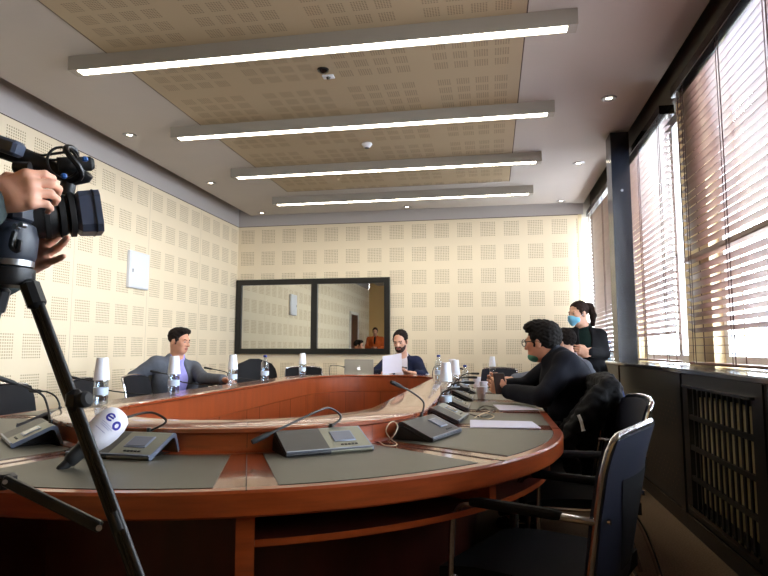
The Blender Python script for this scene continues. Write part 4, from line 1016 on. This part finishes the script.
# ------------------------------------------------------------------ reporter's microphone
tail,tip=Vector((-1.225,1.60,.778)),Vector((-1.305,1.985,.885))
tail=at(59,471,Y=1.60); tip=at(122,413,Y=1.74)
ax=(tip-tail).normalized(); Ln=(tip-tail).length
mt=thing('reporter_microphone','white foam reporter microphone with blue lettering lying across the unit','microphone',tail)
def mp(d,x=0,y=0): return tail+ax*d+sx*x+sy*y
toc=(Vector((0,0,CH))-tip); sy=(toc-ax*toc.dot(ax)).normalized(); sx=ax.cross(sy).normalized()
RM=Matrix((sx,sy,ax)).transposed()
hl=Ln-.112
MB().lathe([(0,0),(.012,0),(.014,.006),(.0145,.03),(.0195,.036),(.021,.05),(.022,hl*.7),(.0235,hl-.03),(.026,hl),(.0,hl)],tail,24,RM).build('handle',M['rubber'],mt)
MB().lathe([(.0238,hl-.035),(.027,hl-.03),(.029,hl-.004),(.0,hl)],tail,24,RM).build('collar',M['camgrey'],mt)
fp=[(.0,hl-.02),(.026,hl-.02),(.038,hl-.008),(.046,hl+.022),(.0485,hl+.05),(.046,hl+.08),(.037,hl+.102),(.022,hl+.112),(0,hl+.1145)]
wsn=MB().lathe(fp,tail,36,RM).build('windscreen',M['foam'],mt,angle=80)
def fr_(d):
    for (a,b),(c,e) in zip(fp,fp[1:]):
        if b<=d<=e: return a+(c-a)*(d-b)/max(e-b,1e-6)
    return .02
def wrap(u,v,lift=.0008): # u around, v along axis
    d=hl+v; r=fr_(d)+lift; a=u/.047
    return tail+ax*d+sx*(r*math.sin(a))+sy*(r*math.cos(a))
def strip(m,pts,wd):
    rows=[]
    for i,(u,v) in enumerate(pts):
        a,b=pts[max(i-1,0)],pts[min(i+1,len(pts)-1)]; dx,dy=b[0]-a[0],b[1]-a[1]; l=math.hypot(dx,dy) or 1; nx,ny=-dy/l,dx/l
        w_=wd[i] if isinstance(wd,list) else wd
        rows.append([wrap(u+nx*w_,v+ny*w_),wrap(u,v,.0012),wrap(u-nx*w_,v-ny*w_)])
    m.grid(rows)
def arc(cx,cy,rx,ry,a0,a1,n=22): return [(cx+rx*math.cos(math.radians(a0+(a1-a0)*i/n)),cy+ry*math.sin(math.radians(a0+(a1-a0)*i/n))) for i in range(n+1)]
le=MB(); strip(le,arc(-.014,.073,.0105,.0105,-35,-330+0,26)[::1],.0031); strip(le,[(-.0245,.0715),(-.018,.0725),(-.010,.0735),(-.0035,.0745)],.0026); le.build('letter_e',M['bluelogo'],wsn)
le=MB(); strip(le,arc(.018,.066,.0095,.0105,0,360,28),.0036); le.build('letter_o',M['bluelogo'],wsn)
for (u0,u1,v) in((-.024,.012,.0515),(-.022,.016,.046),(-.02,.012,.041),(-.026,.006,.028)):
    l=MB(); u=u0
    while u<u1: 
        ln=random.uniform(.002,.005); strip(l,[(u,v),(u+ln,v)],.0009); u+=ln+.0014
    l.build('small_print',M['greytext'],wsn)
# ------------------------------------------------------------------ tripod
TY=1.06; M['headgrey']=mat('tripod_grey',(40,45,56),rough=.45)
tc_=at(8,268,Y=TY); tr=thing('tripod','black video tripod at the left edge in front of the table','tripod',(tc_.x,tc_.y,0))
cxy=Vector((tc_.x,tc_.y,0))
zc=at(8,262,Y=TY).z
MB().lathe([(0,-.05),(.045,-.05),(.05,-.04),(.05,-.015),(.04,-.01)],(cxy.x,cxy.y,zc),28).build('crown',M['cambody'],tr)
MB().lathe([(.036,-.012),(.047,-.01),(.047,.002),(.036,.004)],(cxy.x,cxy.y,zc),28).build('level_ring',M['steel'],tr)
MB().lathe([(.046,.002),(.05,.01),(.052,.05),(.046,.075),(.03,.085),(0,.085)],(cxy.x,cxy.y,zc),28).build('fluid_head',M['headgrey'],tr)
hd_=MB().box((cxy.x-.005,cxy.y+.01,zc+.1),(.09,.075,.05),None,.012).build('tilt_block',M['headgrey'],tr)
for (x,y) in((14,226),(20.5,224.5)): 
    p=at(x,y,Y=TY-.045); MB().cyl(p,p+Vector((0,.012,0)),.0055).build('screw',M['steel'],hd_)
MB().tube(spline([at(15,232,Y=TY-.05),at(12,246,Y=TY-.055),at(18,250,Y=TY-.05),at(20,240,Y=TY-.05)],6),.006,8).build('brake_lever',M['black'],hd_)
legs=[((.07,-.01),at(102,505,Y=TY),at(136,578,Y=TY+.02)),((-.05,-.045),None,(cxy.x-.17,cxy.y-.33,.02)),((-.04,.05),None,(cxy.x-.46,cxy.y+.12,.02))]
p_top=at(29,283,Y=TY); p_mid=at(116,520,Y=TY); dv=(p_mid-p_top); foot=p_top+dv*((p_top.z-.02)/(-dv.z))
def leg(top,ft):
    top,ft=Vector(top),Vector(ft); d=(ft-top); s=d.orthogonal().normalized(); side=d.cross(Vector((0,1,0))).normalized()
    lg=MB(); 
    for e in(-1,1): lg.cyl(top+side*.0085*e,top+d*.62+side*.0085*e,.0066,.0066,12)
    lg.cyl(top+d*.02,top+d*.60,.0055,.0055,10)
    o=lg.build('leg',M['cambody'],tr)
    MB().box(top+d*.02,(.036,.034,.065),d.to_track_quat('Z','Y').to_matrix(),.01).build('leg_hinge',M['cambody'],o)
    MB().box(top+d*.52,(.03,.028,.045),d.to_track_quat('Z','Y').to_matrix(),.008).build('leg_clamp',M['camgrey'],o)
    MB().cyl(top+d*.5,ft,.0078,.007,12).build('lower_tube',M['black'],o)
    MB().lathe([(.0,0),(.018,.0),(.02,.012),(.012,.03),(0,.03)],(ft.x,ft.y,.0),16).build('rubber_foot',M['rubber'],o)
    return d
leg(p_top,foot)
t2=Vector((cxy.x-.03,cxy.y-.04,zc-.05)); leg(t2,(cxy.x-.12,cxy.y-.42,.02))
t3=Vector((cxy.x-.045,cxy.y+.035,zc-.05)); leg(t3,(cxy.x-.42,cxy.y+.12,.02))
kp=at(84,397,Y=TY+.0); kb=MB(); kb.box(at(75,400,Y=TY),(.036,.03,.042),None,.01); kb.build('leg_lock',M['cambody'],tr)
kn_=MB().tube([at(80,401,Y=TY-.012),at(82,400.5,Y=TY-.014),at(87,399,Y=TY-.016),at(89,398.5,Y=TY-.016)],[.009,.015,.016,.011],14).build('lock_knob',M['rubber'],tr)
MB().cyl(p_top.lerp(p_mid,.97),p_top.lerp(p_mid,1.04),.0135,.0135,14).build('leg_collar',M['cambody'],tr)
hub=at(3,481,Y=TY+.01)
MB().box(hub,(.04,.04,.03),None,.006).build('spreader_hub',M['cambody'],tr)
sp=MB(); e1=at(101,527.5,Y=TY-.012); a=at(4,480,Y=TY-.012); d=(e1-a); sp.box((a+e1)/2,(d.length,.012,.022),Matrix.Rotation(-math.atan2(d.z,d.x),3,'Y'),.003); sp.build('spreader_bar',M['cambody'],tr)
MB().cyl(at(99,528,Y=TY-.03),at(99,528,Y=TY),.0055).cyl(at(5,482,Y=TY-.03),at(5,482,Y=TY),.0045).build('pivot',M['steel'],tr)
# ------------------------------------------------------------------ broadcast camera
hc=at(82,214,Y=1.17); bk=at(26,217,Y=1.10)
cx_=(hc-bk).normalized(); cz_=(Vector((0,0,1))-cx_*cx_.z).normalized(); cy_=cz_.cross(cx_)
RC=Matrix((cx_,cy_,cz_)).transposed()
tv=thing('video_camera','black broadcast video camera held up at the left edge','camera',bk)
K=lambda x,y,z: bk+RC@Vector((x,y,z))
ln=(hc-bk).length
RXL=RC@Matrix(((0,0,1),(1,0,0),(0,1,0)))
MB().lathe([(0,-.02),(.046,-.02),(.048,.0),(.048,.05),(.045,.055),(.042,ln-.03),(.034,ln-.025),(.034,ln-.005),(.0,ln-.005)],bk,32,RXL).build('lens_barrel',M['cambody'],tv)
for x in(.03,.06,ln-.028): MB().lathe([(.041,x),(.0495,x+.002),(.0495,x+.012),(.041,x+.014)],bk,32,RXL).build('lens_ring',M['rubber'],tv)
hx,hy,cc=.046,.046,.014
oc=[(hx,-hy+cc),(hx,hy-cc),(hx-cc,hy),(-hx+cc,hy),(-hx,hy-cc),(-hx,-hy+cc),(-hx+cc,-hy),(hx-cc,-hy)]
hood=MB(); st=[(ln-.014,.8),(ln-.006,.97),(ln+.02,1.0),(ln+.036,1.01),(ln+.036,.93),(ln-.005,.82)]
vs=[K(x,p[0]*s,p[1]*s) for x,s in st for p in oc]; hood.add(vs,[(i*8+k,i*8+(k+1)%8,(i+1)*8+(k+1)%8,(i+1)*8+k) for i in range(5) for k in range(8)])
hood.build('lens_hood',M['camgrey'],tv,angle=25)
MB().lathe([(0,ln+.0),(.038,ln+.0),(.039,ln-.003)],bk,28,RXL).build('front_glass',M['lens'],tv)
ts_=MB(); vs=[K(x,p[0]*1.03,p[1]*1.03) for x in(ln+.02,ln+.024) for p in oc]; ts_.add(vs,[(k,(k+1)%8,(k+1)%8+8,k+8) for k in range(8)]); ts_.build('hood_band',M['black'],tv,smooth=False)
body=MB(); body.box(K(-.14,-.0,.01),(.25,.11,.15),RC,.02).box(K(-.04,.0,.0),(.06,.1,.12),RC,.02); body.build('camera_body',M['cambody'],tv)
MB().box(K(-.16,-.058,.0),(.16,.012,.1),RC,.005).build('side_panel',M['camgrey'],tv)
h0,h1,h2=at(-30,138,Y=1.06),at(20,156,Y=1.09),at(58,171,Y=1.14)
MB().tube([h0,h1,h2],[.02,.019,.017],14).build('top_handle',M['cambody'],tv)
MB().tube([h2,at(72,178,Y=1.15),at(87,176,Y=1.16),at(89,174,Y=1.16)],[.018,.019,.015,.011],14).build('handle_front',M['cambody'],tv)
MB().cyl(at(70,176,Y=1.15),at(66,196,Y=1.15),.016).build('handle_post',M['cambody'],tv)
d_=(h1-h0).normalized(); RH=Matrix.Rotation(-math.atan2(d_.z,math.hypot(d_.x,d_.y)),3,'Y')
MB().box(at(4,145,Y=1.06),(.085,.035,.032),RH,.006).build('audio_box',M['camgrey'],tv)
MB().cyl(at(14,167,Y=1.05),at(30,168,Y=1.06),.011,.013,14).build('zoom_rocker',M['black'],tv)
mc=at(73,164,Y=1.14)
rg=MB(); rg.tube([mc+RC@Vector((0,.028*math.cos(a),.037*math.sin(a)))+RC@Vector((.012*math.sin(a*2),0,0)) for a in np.linspace(0,2*PI,21)],.0065,8,False); rg.tube([mc+RC@Vector((-.02+.03*math.cos(a),-.012,.034*math.sin(a))) for a in np.linspace(.3,5.6,18)],.003,6); rg.build('microphone_clamp',M['black'],tv)
MB().tube([mc+RC@Vector((-.03,0,0)),mc+RC@Vector((.035,0,0)),mc+RC@Vector((.042,0,0))],[.015,.016,.011],16).build('shotgun_microphone',M['rubber'],tv)
for (x,y) in((64,176),(85,159)): MB().box(at(x,y,Y=1.10),(.012,.008,.012),RC,.003).build('clip',M['cambluish'],tv)
for pts in(((24,149),(40,155),(52,154),(66,152)),((22,150),(38,158),(55,160),(64,158))): MB().tube(spline([at(x,y,Y=1.07+.001*x) for x,y in pts],6),.003,7).build('audio_cable',M['black'],tv)
# camera operator: stands left of the picture, only forearms and hands reach into it
nx,ny=-1.62,.80
J=dict(head=(nx+.05,ny,1.62),neck=(nx,ny,1.45),chest=(nx,ny,1.27),shR=(nx+.06,ny-.2,1.39),shL=(nx+.06,ny+.2,1.39),pelvis=(nx-.02,ny,.95),
 elR=at(-75,262,Y=.80),wrR=at(-17,202,Y=.985),elL=at(-75,310,Y=1.2),wrL=at(10,270,Y=1.15))
for s,k in(('R',-1),('L',1)): J.update({'hip'+s:(nx-.02,ny+.09*k,.9),'kn'+s:(nx,ny+.1*k,.48),'an'+s:(nx-.03,ny+.1*k,.085),'toe'+s:(nx+.12,ny+.11*k,.042)})
fdR=(at(42,186,Y=1.01)-at(-4,199,Y=.985)); fdL=at(60,243,Y=1.16)-at(10,270,Y=1.15)
person('camera operator at the left edge, hands gripping the video camera',J,(.9,.35,-.1),
 dict(res=.0045,skin=('skin_pink',(222,166,140)),hair=('hair_brown',(38,26,22)),shirt=('top_green',(16,34,32)),jacket=('jacket_olive',(58,66,66)),ow=.5,
 handR=dict(fd=tuple(fdR),pn=(.1,.95,-.05),ts=1,curl=(.75,.8,.85,.9),spread=.05,tc=.8),
 handL=dict(fd=tuple(fdL),pn=(-.1,-.9,.3),ts=-1,curl=(.15,.2,.2,.15),spread=.75,tc=.1)))
# ------------------------------------------------------------------ light and render settings
w=bpy.data.worlds.new('world'); SC.world=w; w.use_nodes=True
bg=w.node_tree.nodes['Background']; bg.inputs[1].default_value=27
wt=w.node_tree; wc=N(wt,'ShaderNodeTexCoord'); ws=N(wt,'ShaderNodeSeparateXYZ'); wt.links.new(wc.outputs['Generated'],ws.inputs[0])
wr_=N(wt,'ShaderNodeValToRGB'); wt.links.new(mth(wt,'MULTIPLY_ADD',ws.outputs[2],.5,.5),wr_.inputs[0])   # overcast sky above, paved street below
wr_.color_ramp.elements[0].position=.40; wr_.color_ramp.elements[0].color=(.28,.28,.28,1)
wr_.color_ramp.elements[1].position=.52; wr_.color_ramp.elements[1].color=(.86,.92,1,1)
wt.links.new(wr_.outputs[0],bg.inputs[0])
def portal(name,y0,y1):
    l=bpy.data.lights.new(name,'AREA'); l.shape='RECTANGLE'; l.size=2.1; l.size_y=y1-y0; l.cycles.is_portal=True
    o=bpy.data.objects.new(name,l); COL.objects.link(o); o.location=(XR+.22,(y0+y1)/2,2.03); o.rotation_euler=(0,PI/2,0)
portal('window_light',1.2,4.47); portal('window_light',5.02,6.6); portal('window_light',6.78,9.05)
SC.view_settings.view_transform='Standard'; SC.view_settings.look='None'; SC.view_settings.gamma=1; SC.view_settings.use_curve_mapping=False
SC.view_settings.exposure=0.68
cy=SC.cycles
cy.use_denoising=True; cy.max_bounces=10; cy.diffuse_bounces=5; cy.glossy_bounces=5; cy.transparent_max_bounces=24; cy.transmission_bounces=6
cy.sample_clamp_indirect=8; cy.caustics_reflective=False; cy.caustics_refractive=False
